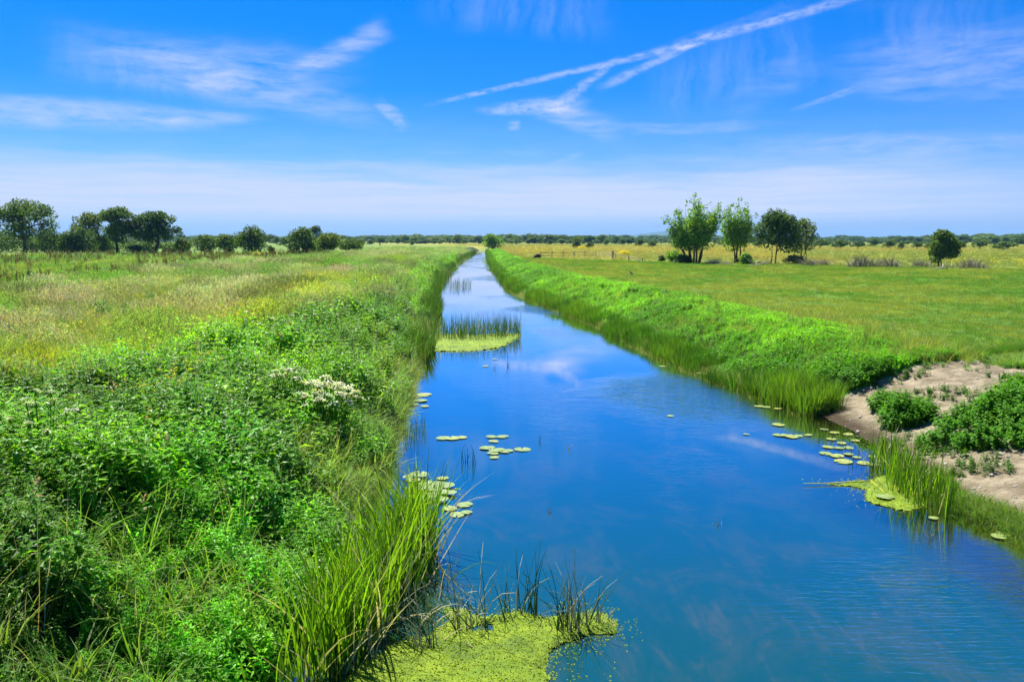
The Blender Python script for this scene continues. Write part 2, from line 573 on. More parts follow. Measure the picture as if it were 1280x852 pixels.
class MB:
    """Collects strips, leaves and tubes into one mesh."""

    def __init__(s):
        s.v, s.f, s.m = [], [], []

    def add(s, verts, faces, mi=0):
        b = len(s.v)
        s.v.extend([tuple(map(float, p)) for p in verts])
        for f in faces:
            s.f.append(tuple(b + i for i in f))
            s.m.append(mi)

    def blade(s, p, az, length, width, lean, bend, segs=3, mi=0, twist=0.0, fold=0.0):
        """A grass blade: a tapering strip that leaves p at an angle from upright and arches over."""
        p = np.array(p, float)
        out = np.array([math.cos(az), math.sin(az), 0.0])
        side = np.array([-math.sin(az + twist), math.cos(az + twist), 0.0])
        vs, fs = [], []
        c = p.copy()
        st = length / segs
        for i in range(segs + 1):
            f = i / segs
            w = width * (0.75 + 0.5 * f if f < 0.4 else 0.95 * (1 - f) / 0.6 + 0.0) * 0.5
            if i == segs:
                vs.append(c.copy())
            else:
                vs.append(c - side * w)
                vs.append(c + side * w)
            a = lean + bend * (f + 0.5 / segs) ** 1.4
            c = c + (out * math.sin(a) + np.array([0, 0, math.cos(a)])) * st
        for i in range(segs - 1):
            fs.append((2 * i, 2 * i + 1, 2 * i + 3, 2 * i + 2))
        fs.append((2 * segs - 2, 2 * segs - 1, 2 * segs))
        s.add(vs, fs, mi)
        return c

    def leaf(s, p, d, up, length, width, droop=0.25, mi=0):
        """A folded lance leaf from p along d."""
        d = np.array(d, float)
        d /= np.linalg.norm(d) + 1e-9
        side = np.cross(d, up)
        side /= np.linalg.norm(side) + 1e-9
        nrm = np.cross(side, d)
        mid = np.array(p) + d * length * 0.42 + nrm * length * 0.02
        tip = np.array(p) + d * length * (1 - droop * 0.3) - nrm * length * droop
        lift = nrm * width * 0.16
        s.add([p, mid - side * width / 2 + lift, mid, mid + side * width / 2 + lift, tip],
              [(0, 1, 2), (0, 2, 3), (1, 4, 2), (2, 4, 3)], mi)

    def tube(s, pts, radii, sides=5, mi=0, cap=True):
        pts = [np.array(p, float) for p in pts]
        vs, fs = [], []
        for i, p in enumerate(pts):
            d = pts[min(i + 1, len(pts) - 1)] - pts[max(i - 1, 0)]
            d /= np.linalg.norm(d) + 1e-9
            a = np.cross(d, (0.31, 0.11, 0.94) if abs(d[2]) < 0.9 else (1, 0.2, 0))
            a /= np.linalg.norm(a) + 1e-9
            b = np.cross(d, a)
            for k in range(sides):
                t = 2 * math.pi * k / sides
                vs.append(p + (a * math.cos(t) + b * math.sin(t)) * radii[i])
        for i in range(len(pts) - 1):
            for k in range(sides):
                k2 = (k + 1) % sides
                fs.append((i * sides + k, i * sides + k2, (i + 1) * sides + k2, (i + 1) * sides + k))
        if cap:
            fs.append(tuple(range(sides))[::-1])
            fs.append(tuple((len(pts) - 1) * sides + k for k in range(sides)))
        s.add(vs, fs, mi)

    def mesh(s, name, mats, smooth=False):
        return mesh_np(name, s.v, s.f, mats, s.m, smooth)


# ------------------------------------------------------------------ ground and water
def far_steps(a, b, s0, growth):
    out = [a]
    st = s0
    while out[-1] < b:
        out.append(out[-1] + st)
        st *= growth
    return out


def build_ground():
    ys = list(np.arange(-14, 4, 1.0)) + list(np.arange(4, 30, 0.22)) + far_steps(30, 7700, 0.3, 1.022)
    offs = list(np.arange(0, 9, 0.22)) + far_steps(9, 5000, 0.3, 1.075)
    offs = np.array(offs)
    ys = np.array(ys)
    nb = 12
    X, Y = [], []
    for y in ys:
        a, b = float(xl(y)), float(xr(y))
        row = np.concatenate([a - offs[::-1], np.linspace(a, b, nb + 2)[1:-1], b + offs])
        X.append(row)
        Y.append(np.full(len(row), y))
    X, Y = np.array(X), np.array(Y)
    Z = height(X, Y)
    nr, nc = X.shape
    idx = np.arange(nr * nc).reshape(nr, nc)
    faces = np.stack([idx[:-1, :-1], idx[:-1, 1:], idx[1:, 1:], idx[1:, :-1]], -1).reshape(-1, 4)
    V = np.stack([X, Y, Z], -1).reshape(-1, 3)
    me = mesh_np('ground', V, faces, [MATS['ground']], smooth=True)
    x, y = V[:, 0], V[:, 1]
    col = zone_colour(x, y)
    a = me.attributes.new('zone', 'FLOAT_COLOR', 'POINT')
    a.data.foreach_set('color', np.concatenate([col, np.ones((len(col), 1))], 1).astype(np.float32).ravel())
    a = me.attributes.new('dirt', 'FLOAT', 'POINT')
    dl, dr = xl(y) - x, x - xr(y)
    bed = ((dl < 0) & (dr < 0)).astype(float)
    d = np.clip(np.maximum(np.maximum(dirt_mask(x, y), bed), bare_left(x, y) * (y < 60)), 0, 1)
    a.data.foreach_set('value', d.astype(np.float32))
    o = link('ground', me)
    tag(o, kind='structure')
    # water
    ys2 = np.array(list(np.arange(-14, 60, 0.4)) + far_steps(60, 7600, 0.6, 1.03))
    nb = 28
    X = np.array([np.linspace(float(xl(y)) - 0.5, float(xr(y)) + 0.5, nb) for y in ys2])
    Y = np.repeat(ys2[:, None], nb, 1)
    idx = np.arange(X.size).reshape(X.shape)
    faces = np.stack([idx[:-1, :-1], idx[:-1, 1:], idx[1:, 1:], idx[1:, :-1]], -1).reshape(-1, 4)
    V = np.stack([X, Y, np.zeros_like(X)], -1).reshape(-1, 3)
    me = mesh_np('water', V, faces, [MATS['water']], smooth=True)
    a = me.attributes.new('depth', 'FLOAT', 'POINT')
    a.data.foreach_set('value', np.clip(-height(V[:, 0], V[:, 1]), 0, 2).astype(np.float32))
    tag(link('water', me), kind='structure')


def fence_line_y(x):
    """y of the boundary between the grazed right meadow and the yellow field behind."""
    return np.interp(x, [-6, 4.6, 17, 28, 51, 80, 400], [150, 143, 128, 112, 96, 88, 60])


def zone_colour(x, y):
    """The ground's own colour by what grows there."""
    x, y = np.asarray(x, float), np.asarray(y, float)
    dl, dr = xl(y) - x, x - xr(y)
    n1 = fbm(x * 0.09, y * 0.05, 31)[..., None]
    n2 = fbm(x * 0.35, y * 0.3, 32)[..., None]
    lerp = lambda a, b, t: np.array(a) * (1 - t) + np.array(b) * t
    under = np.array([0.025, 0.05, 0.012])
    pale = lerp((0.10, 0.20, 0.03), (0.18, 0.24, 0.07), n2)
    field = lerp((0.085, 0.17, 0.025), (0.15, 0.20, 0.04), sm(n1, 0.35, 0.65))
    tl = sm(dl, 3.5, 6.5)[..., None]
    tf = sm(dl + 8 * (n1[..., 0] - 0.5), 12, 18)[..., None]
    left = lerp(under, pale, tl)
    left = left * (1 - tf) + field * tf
    mead = lerp((0.085, 0.18, 0.022), (0.16, 0.21, 0.04), sm(n1, 0.35, 0.65))
    mead = lerp(mead, np.array((0.17, 0.24, 0.04)), sm(dr, 18, 70)[..., None] * 0.6)
    lush = lerp((0.03, 0.12, 0.01), (0.05, 0.17, 0.012), n2)
    tr = sm(dr + 2.0 * (n2[..., 0] - 0.5), 4.5, 7.5)[..., None]
    right = lush * (1 - tr) + mead * tr
    yel = lerp((0.17, 0.21, 0.035), (0.25, 0.24, 0.04), n2)
    yel2 = lerp((0.16, 0.20, 0.04), yel, sm(fbm(x * 0.02, y * 0.008, 35), 0.35, 0.6)[..., None])
    back = sm(y - fence_line_y(x), -0.6, 0.8)[..., None]
    right = right * (1 - back) + yel2 * back
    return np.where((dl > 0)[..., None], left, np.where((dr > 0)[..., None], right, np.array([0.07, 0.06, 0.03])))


# ------------------------------------------------------------------ scattering (what nobody could count)
def scatter(name, label, cat, sources, pts, rz, scl, idx, tint, tilt=None):
    """One object of kind stuff: its points carry small plants."""
    coll = bpy.data.collections.new('sources_' + name)
    for i, me in enumerate(sources):
        coll.objects.link(bpy.data.objects.new('%s_%02d' % (name, i), me))
    n = len(pts)
    me = bpy.data.meshes.new(name)
    me.vertices.add(n)
    me.vertices.foreach_set('co', np.asarray(pts, np.float32).ravel())
    rot = np.zeros((n, 3), np.float32)
    rot[:, 2] = rz
    if tilt is not None:
        rot[:, :2] = tilt
    me.attributes.new('rot', 'FLOAT_VECTOR', 'POINT').data.foreach_set('vector', rot.ravel())
    s3 = np.asarray(scl, np.float32)
    if s3.ndim == 1:
        s3 = np.repeat(s3[:, None], 3, 1)
    me.attributes.new('scl', 'FLOAT_VECTOR', 'POINT').data.foreach_set('vector', np.ascontiguousarray(s3).ravel())
    me.attributes.new('idx', 'INT', 'POINT').data.foreach_set('value', np.asarray(idx, np.int32))
    me.attributes.new('tint', 'FLOAT_VECTOR', 'POINT').data.foreach_set('vector', np.asarray(tint, np.float32).ravel())
    o = link(name, me)
    tag(o, label, cat, kind='stuff')
    gt = bpy.data.node_groups.new('scatter_' + name, 'GeometryNodeTree')
    gt.interface.new_socket('Geometry', in_out='INPUT', socket_type='NodeSocketGeometry')
    gt.interface.new_socket('Geometry', in_out='OUTPUT', socket_type='NodeSocketGeometry')
    nd, lk = gt.nodes, gt.links
    gi, go = nd.new('NodeGroupInput'), nd.new('NodeGroupOutput')
    ip = nd.new('GeometryNodeInstanceOnPoints')
    ci = nd.new('GeometryNodeCollectionInfo')
    ci.inputs['Collection'].default_value = coll
    ci.inputs['Separate Children'].default_value = True
    ci.inputs['Reset Children'].default_value = True

    def na(nm, t):
        a = nd.new('GeometryNodeInputNamedAttribute')
        a.data_type = t
        a.inputs['Name'].default_value = nm
        return a.outputs['Attribute']

    e2r = nd.new('FunctionNodeEulerToRotation')
    lk.new(na('rot', 'FLOAT_VECTOR'), e2r.inputs[0])
    lk.new(gi.outputs[0], ip.inputs['Points'])
    lk.new(ci.outputs[0], ip.inputs['Instance'])
    ip.inputs['Pick Instance'].default_value = True
    lk.new(na('idx', 'INT'), ip.inputs['Instance Index'])
    lk.new(e2r.outputs[0], ip.inputs['Rotation'])
    lk.new(na('scl', 'FLOAT_VECTOR'), ip.inputs['Scale'])
    lk.new(ip.outputs[0], go.inputs[0])
    md = o.modifiers.new('plants', 'NODES')
    md.node_group = gt
    return o


def sample(n, r0, r1, power, amin=-41, amax=41, seed=1):
    """Ground points round the camera, thinning out with distance (density ~ r**-power)."""
    g = np.random.default_rng(seed)
    q = 2.0 - power
    u = g.random(n)
    r = (r0 ** q + u * (r1 ** q - r0 ** q)) ** (1 / q) if abs(q) > 1e-6 else r0 * (r1 / r0) ** u
    a = np.radians(g.uniform(amin, amax, n))
    return r * np.sin(a), r * np.cos(a)


def pick(colours, w, g, n):
    c = np.array(colours, float)
    return c[g.choice(len(c), n, p=np.array(w) / sum(w))]


# ------------------------------------------------------------------ materials of the plants
ground_material()
water_material()
INST = leaf_mat('leaf_scatter', (1, 1, 1), 0.5, 0.36, True, 0.42, 0.2)
BLADE = leaf_mat('blade_scatter', (1, 1, 1), 0.45, 0.28, True, 0.5, 0.15)
leaf_mat('stem_scatter', (0.75, 0.62, 0.7), 0.1, 0.2, True)
leaf_mat('seed_pale', (0.27, 0.33, 0.15), 0.4, 0.25, hue=0.1)
SEEDI = leaf_mat('seed_scatter', (1.45, 1.22, 2.2), 0.4, 0.25, True, hue=0.1)
leaf_mat('seed_pink', (0.40, 0.27, 0.22), 0.35, 0.25)
leaf_mat('seed_brown', (0.13, 0.105, 0.035), 0.3, 0.3)
leaf_mat('flower_yellow', (0.72, 0.60, 0.02), 0.3, 0.12, hue=0.1)
leaf_mat('flower_white', (0.78, 0.78, 0.70), 0.3, 0.08, hue=0.0)
leaf_mat('reed_green', (0.135, 0.30, 0.015), 0.5, 0.35, hue=0.6)
leaf_mat('reed_dark', (0.05, 0.13, 0.012), 0.42, 0.35)
leaf_mat('rush_blue', (0.06, 0.14, 0.045), 0.2, 0.35, hue=0.2)
leaf_mat('dry_stalk', (0.46, 0.43, 0.29), 0.25, 0.35, hue=0.1)
plain_mat('lily', (0.24, 0.30, 0.10), (0.13, 0.19, 0.04), 2.2, 0.38, 0.15, 0.4)
plain_mat('lily_bright', (0.25, 0.35, 0.06), (0.22, 0.19, 0.06), 1.6, 0.4, 0.15, 0.4)
plain_mat('bark', (0.12, 0.09, 0.06), None, 8)
plain_mat('wood_grey', (0.26, 0.24, 0.20), (0.12, 0.11, 0.09), 9)
plain_mat('wood_dark', (0.035, 0.03, 0.025), None, 9)
plain_mat('brush_grey', (0.30, 0.25, 0.21), (0.14, 0.11, 0.09), 3)
plain_mat('deadwood_pale', (0.50, 0.45, 0.37), (0.30, 0.26, 0.2), 7)
plain_mat('stone', (0.42, 0.38, 0.32), (0.2, 0.18, 0.15), 9)
plain_mat('feather_black', (0.012, 0.012, 0.015), None, 30, 0.5)
plain_mat('hill', (0.05, 0.09, 0.04), (0.03, 0.06, 0.025), 0.002)
leaf_mat('nettle', (0.075, 0.235, 0.012), 0.42, 0.35)
leaf_mat('nettle_dark', (0.05, 0.16, 0.012), 0.42, 0.35)

build_ground()


# ------------------------------------------------------------------ plant sources
def src_leafy(seed, stems, h, ll, lw, gap, spread, z0=0.15, mats=None, up=0.25):
    g = np.random.default_rng(seed)
    b = MB()
    for _ in range(stems):
        a0, rr = g.uniform(0, 6.28), spread * math.sqrt(g.random())
        p0 = np.array([math.cos(a0) * rr, math.sin(a0) * rr, -0.05])
        hh = h * g.uniform(0.7, 1.1)
        la = g.uniform(0, 6.28)
        lean = g.uniform(0.02, 0.26)
        pts = []
        for i in range(5):
            f = i / 4
            pts.append(p0 + np.array([math.cos(la) * lean * hh * f * f, math.sin(la) * lean * hh * f * f, hh * f]))
        b.tube(pts, [0.005, 0.005, 0.004, 0.003, 0.002], 3, 1, False)
        n = max(3, int(hh * (1 - z0) / gap))
        for i in range(n + 1):
            f = z0 + (1 - z0) * i / n
            k = f * 4
            i0 = min(int(k), 3)
            p = pts[i0] * (1 - (k - i0)) + pts[i0 + 1] * (k - i0)
            sz = (0.75 + 0.5 * math.sin(math.pi * min(1, f * 1.05))) * (0.55 if i == n else 1.0)
            tw = g.uniform(0, 6.28)
            for s in range(2 if i < n else 4):
                a = tw + s * (math.pi if i < n else 1.57) + g.normal(0, 0.25)
                u = up + g.normal(0, 0.25) + (0.5 if i == n else 0)
                b.leaf(p, (math.cos(a), math.sin(a), u), (g.normal(0, 0.3), g.normal(0, 0.3), 1), ll * sz * g.uniform(0.7, 1.2), lw * sz, g.uniform(0.1, 0.5), 0)
    return b.mesh('leafy', mats or [INST, MATS['stem_scatter']])


def src_grass(seed, n, h, w, spread, lean, bend, segs=3, mats=None, dry=0.0, seeds=0, seed_len=0.14):
    g = np.random.default_rng(seed)
    b = MB()
    for i in range(n):
        a, rr = g.uniform(0, 6.28), spread * math.sqrt(g.random())
        p = (math.cos(a) * rr, math.sin(a) * rr, -0.03)
        az = a + g.normal(0, 0.7)
        mi = 1 if g.random() < dry else 0
        b.blade(p, az, h * g.uniform(0.55, 1.1), w * g.uniform(0.7, 1.3), abs(g.normal(0, lean)), abs(g.normal(bend, bend * 0.5)), segs, mi, g.uniform(-1.2, 1.2))
    for i in range(seeds):
        a, rr = g.uniform(0, 6.28), spread * math.sqrt(g.random())
        p = np.array((math.cos(a) * rr, math.sin(a) * rr, 0))
        hh = h * g.uniform(1.0, 1.45)
        q = b.blade(p, g.uniform(0, 6.28), hh, w * 0.5, abs(g.normal(0, 0.12)), 0.25, 2, 1)
        for k in range(7):
            f = k / 7
            d = np.array([g.normal(0, 0.6), g.normal(0, 0.6), 0.7])
            b.leaf(q - np.array([0, 0, seed_len * (1 - f)]), d, (g.normal(), g.normal(), 0.2), seed_len * 0.45 * (1.1 - f * 0.6), seed_len * 0.14, 0.2, 1)
    return b.mesh('grass', mats or [BLADE, MATS['seed_pale']])


def src_flower(seed, n, h, spread, fl, size, leaves=10):
    g = np.random.default_rng(seed)
    b = MB()
    for i in range(n):
        a, rr = g.uniform(0, 6.28), spread * math.sqrt(g.random())
        p = (math.cos(a) * rr, math.sin(a) * rr, 0)
        q = b.blade(p, g.uniform(0, 6.28), h * g.uniform(0.6, 1.1), 0.006, abs(g.normal(0, 0.15)), 0.15, 2, 0)
        for k in range(3):
            t = g.uniform(0, 6.28)
            for r in range(2):
                b.leaf(q + g.normal(0, size * 0.5, 3), (math.cos(t + 3.1 * r), math.sin(t + 3.1 * r), 0.3), (0, 0, 1), size, size * 0.8, 0.0, 1)
    for i in range(leaves):
        a, rr = g.uniform(0, 6.28), spread * math.sqrt(g.random())
        b.blade((math.cos(a) * rr, math.sin(a) * rr, 0), g.uniform(0, 6.28), h * 0.8, 0.012, 0.2, 0.7, 3, 0)
    return b.mesh('flower', [BLADE, MATS[fl]])


def src_spire(seed, n, h, spread):
    """Dock: rusty brown seed spires over a few broad leaves."""
    g = np.random.default_rng(seed)
    b = MB()
    for i in range(n):
        a, rr = g.uniform(0, 6.28), spread * math.sqrt(g.random())
        p = np.array((math.cos(a) * rr, math.sin(a) * rr, 0))
        hh = h * g.uniform(0.7, 1.1)
        top = p + np.array([g.normal(0, 0.06), g.normal(0, 0.06), hh])
        b.tube([p, top], [0.007, 0.003], 3, 1, False)
        for k in range(22):
            f = g.uniform(0.35, 1)
            t = g.uniform(0, 6.28)
            b.leaf(p + (top - p) * f, (math.cos(t), math.sin(t), 0.7), (g.normal(), g.normal(), 1), 0.10 * (1.3 - f), 0.05, 0.1, 1)
    for i in range(8):
        t = g.uniform(0, 6.28)
        b.leaf((0, 0, 0.05), (math.cos(t), math.sin(t), g.uniform(0.3, 1.2)), (0, 0, 1), 0.35, 0.12, 0.4, 0)
    return b.mesh('dock', [INST, MATS['seed_brown']])


NETTLE = [src_leafy(100 + i, 5, 1.0, 0.19, 0.066, 0.105, 0.18, up=0.1) for i in range(5)]
WILLOW = [src_leafy(120 + i, 5, 1.1, 0.20, 0.044, 0.08, 0.17, up=0.4) for i in range(4)]
LUSH = [src_leafy(140 + i, 6, 0.42, 0.105, 0.062, 0.07, 0.17, 0.1) for i in range(4)]
GRASS = [src_grass(160 + i, 34, 0.62, 0.009, 0.13, 0.22, 0.8) for i in range(4)]
LONG = [src_grass(170 + i, 22, 0.95, 0.019, 0.12, 0.25, 1.3, 4, dry=0.12) for i in range(4)]
HAY = [src_grass(180 + i, 26, 0.5, 0.008, 0.16, 0.25, 0.6, 3, mats=[BLADE, SEEDI], dry=0.1, seeds=9) for i in range(4)]
TURF = [src_grass(190 + i, 30, 0.13, 0.007, 0.16, 0.4, 0.6, 2) for i in range(4)]
REED = [src_grass(200 + i, 14, 1.25, 0.026, 0.16, 0.13, 0.4, 4) for i in range(4)]
RUSH = [src_grass(210 + i, 16, 1.0, 0.011, 0.16, 0.07, 0.12, 3) for i in range(3)]
BUTTER = [src_flower(220 + i, 9, 0.5, 0.17, 'flower_yellow', 0.028) for i in range(3)]
DOCK = [src_spire(230 + i, 4, 0.85, 0.14) for i in range(3)]
DRYG = [src_grass(240 + i, 30, 0.6, 0.010, 0.14, 0.4, 1.5, 4, dry=0.45) for i in range(3)]

BROAD = [src_leafy(250 + i, 3, 0.85, 0.17, 0.09, 0.13, 0.14, 0.2, up=0.3) for i in range(3)]
DEAD = [src_grass(260 + i, 7, 1.15, 0.010, 0.14, 0.25, 0.5, 3, [MATS['dry_stalk'], MATS['seed_pale']], 0.0, 2, 0.10) for i in range(3)]


def band(n, y0, y1, p, d0, d1, side, seed, dpow=1.0):
    """Points along a bank: y thins with distance, d is metres from the water's edge."""
    g = np.random.default_rng(seed)
    q = 1 - p
    u = g.random(n)
    y = (y0 ** q + u * (y1 ** q - y0 ** q)) ** (1 / q) if abs(q) > 1e-6 else y0 * (y1 / y0) ** u
    d = d0 + (d1 - d0) * g.random(n) ** dpow
    x = xl(y) - d if side == 'L' else xr(y) + d
    k = np.abs(x) < y * 0.80 + 3.0
    return x[k], y[k], d[k]


def put(name, label, cat, src, x, y, scl, tint, seed, tilt=0.0, dz=0.0):
    g = np.random.default_rng(seed)
    n = len(x)
    z = np.maximum(height(x, y), -0.15) + dz
    tl = g.normal(0, tilt, (n, 2)) if tilt else None
    tint = np.clip(np.asarray(tint) * np.exp(g.normal(0, 0.22, (n, 1))) * (1 + g.normal(0, 0.08, (n, 3))), 0.003, 1)
    return scatter(name, label, cat, src, np.stack([x, y, z], 1), g.uniform(0, 6.28, n), scl, g.integers(0, len(src), n), tint, tl)


def spread(s, k):
    return np.stack([s * k, s * k, s], 1)


def mixc(a, b, t):
    t = np.asarray(t)[:, None]
    return np.array(a) * (1 - t) + np.array(b) * t


def near_spot(x, y, px, py, r, z=1.6):
    q = G(px, py, z)
    return np.exp(-(((x - q[0]) / r) ** 2 + ((y - q[1]) / (r * 1.6)) ** 2))


# ---- left bank: tall weeds
def left_weeds():
    g = np.random.default_rng(50)
    x, y, d = band(11500, 2.6, 170, 1.12, -0.12, 8.5, 'L', 51)
    lim = np.interp(y, [0, 12, 18, 27, 45, 80, 170], [9, 8.5, 6.8, 3.8, 2.7, 2.0, 1.6]) + 2.4 * (fbm(x * 0.5, y * 0.5, 52) - 0.5)
    k = d < lim
    x, y, d = x[k], y[k], d[k]
    n1 = fbm(x * 0.55, y * 0.5, 53)
    n2 = fbm(x * 0.22 + 4, y * 0.2, 54)
    s = 0.34 + 0.58 * sm(n1, 0.30, 0.66) + 0.42 * sm(fbm(x * 1.0, y * 0.9, 49), 0.36, 0.62) + g.normal(0, 0.06, len(x))
    s *= np.interp(y, [0, 20, 60, 170], [1.0, 0.95, 1.05, 1.7])
    s *= np.where(y < 12, 0.9, 0.62 + 0.38 * sm(d, 0.0, 1.0))
    tint = mixc((0.085, 0.23, 0.024), (0.18, 0.42, 0.026), sm(n2, 0.36, 0.62))
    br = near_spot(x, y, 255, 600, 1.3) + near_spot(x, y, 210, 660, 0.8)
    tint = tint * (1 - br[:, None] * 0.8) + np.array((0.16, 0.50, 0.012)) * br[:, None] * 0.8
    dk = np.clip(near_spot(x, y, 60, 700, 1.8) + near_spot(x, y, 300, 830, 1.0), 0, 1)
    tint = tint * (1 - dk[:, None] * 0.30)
    yl = sm(fbm(x * 0.8, y * 0.7, 57), 0.55, 0.75) * sm(y, 12, 25)
    tint = tint * (1 - 0.6 * yl[:, None]) + np.array((0.25, 0.40, 0.03)) * 0.6 * yl[:, None]
    w = fbm(x * 0.9, y * 0.9, 58) + g.normal(0, 0.08, len(x)) > 0.58
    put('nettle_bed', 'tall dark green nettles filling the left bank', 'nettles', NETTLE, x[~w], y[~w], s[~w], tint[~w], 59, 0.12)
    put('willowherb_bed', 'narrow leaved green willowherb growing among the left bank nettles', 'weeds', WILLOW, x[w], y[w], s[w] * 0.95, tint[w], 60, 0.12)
    x, y, d = band(2400, 3.0, 150, 0.9, 0.3, 8.5, 'L', 61)
    n1 = fbm(x * 0.6, y * 0.6, 62)
    t = mixc((0.07, 0.20, 0.02), (0.17, 0.29, 0.05), n1)
    put('bank_grass', 'long arching grass growing through the left bank weeds', 'grass', LONG, x, y, 0.75 + 0.5 * n1, t, 63, 0.15)
    x, y, d = band(220, 9.5, 60, 0.7, 0.3, 8.0, 'L', 45)
    put('broad_leaved_docks', 'broad leaved dock plants among the left bank nettles', 'weeds', BROAD, x, y, 0.8 + 0.6 * g.random(len(x)), mixc((0.11, 0.26, 0.02), (0.20, 0.36, 0.04), g.random(len(x))), 46, 0.2)
    x, y, d = band(300, 4, 60, 0.7, 0.1, 8.0, 'L', 47)
    put('dead_stalks', 'thin straw coloured dead stalks among the left bank weeds', 'stalks', DEAD, x, y, 0.8 + 0.5 * g.random(len(x)), np.tile((0.2, 0.2, 0.1), (len(x), 1)), 48, 0.25)
    x, y, d = band(520, 12, 60, 0.8, -0.1, 1.6, 'L', 43)
    put('canary_grass', 'pale broad bladed grass close to the left water edge', 'grass', LONG, x, y, 0.7 + 0.5 * g.random(len(x)), mixc((0.10, 0.24, 0.03), (0.24, 0.34, 0.10), g.random(len(x))), 44, 0.25)
    # matted margin at the water
    x, y, d = band(2900, 12, 230, 0.9, -0.25, 0.3, 'L', 64)
    n1 = fbm(x * 0.8, y * 0.5, 65)
    t = mixc((0.06, 0.17, 0.02), (0.22, 0.24, 0.09), sm(n1, 0.45, 0.75))
    s = 0.55 + 0.45 * n1 + np.interp(y, [0, 60, 200], [0, 0.2, 0.6])
    put('margin_grass', 'matted green and straw coloured grass overhanging the left water edge', 'grass', DRYG, x, y, s, t, 66, 0.3)
    x, y, d = band(1500, 30, 280, 0.8, -0.5, 0.4, 'L', 67)
    k = fbm(y * 0.25, 0 * y, 68) > 0.42
    x, y = x[k], y[k]
    t = np.tile((0.05, 0.12, 0.02), (len(x), 1))
    put('left_margin_reeds', 'dark reeds lining the far part of the left water edge', 'reeds', REED, x, y, 0.85 + 0.3 * fbm(x, y, 69), t, 70, 0.05)


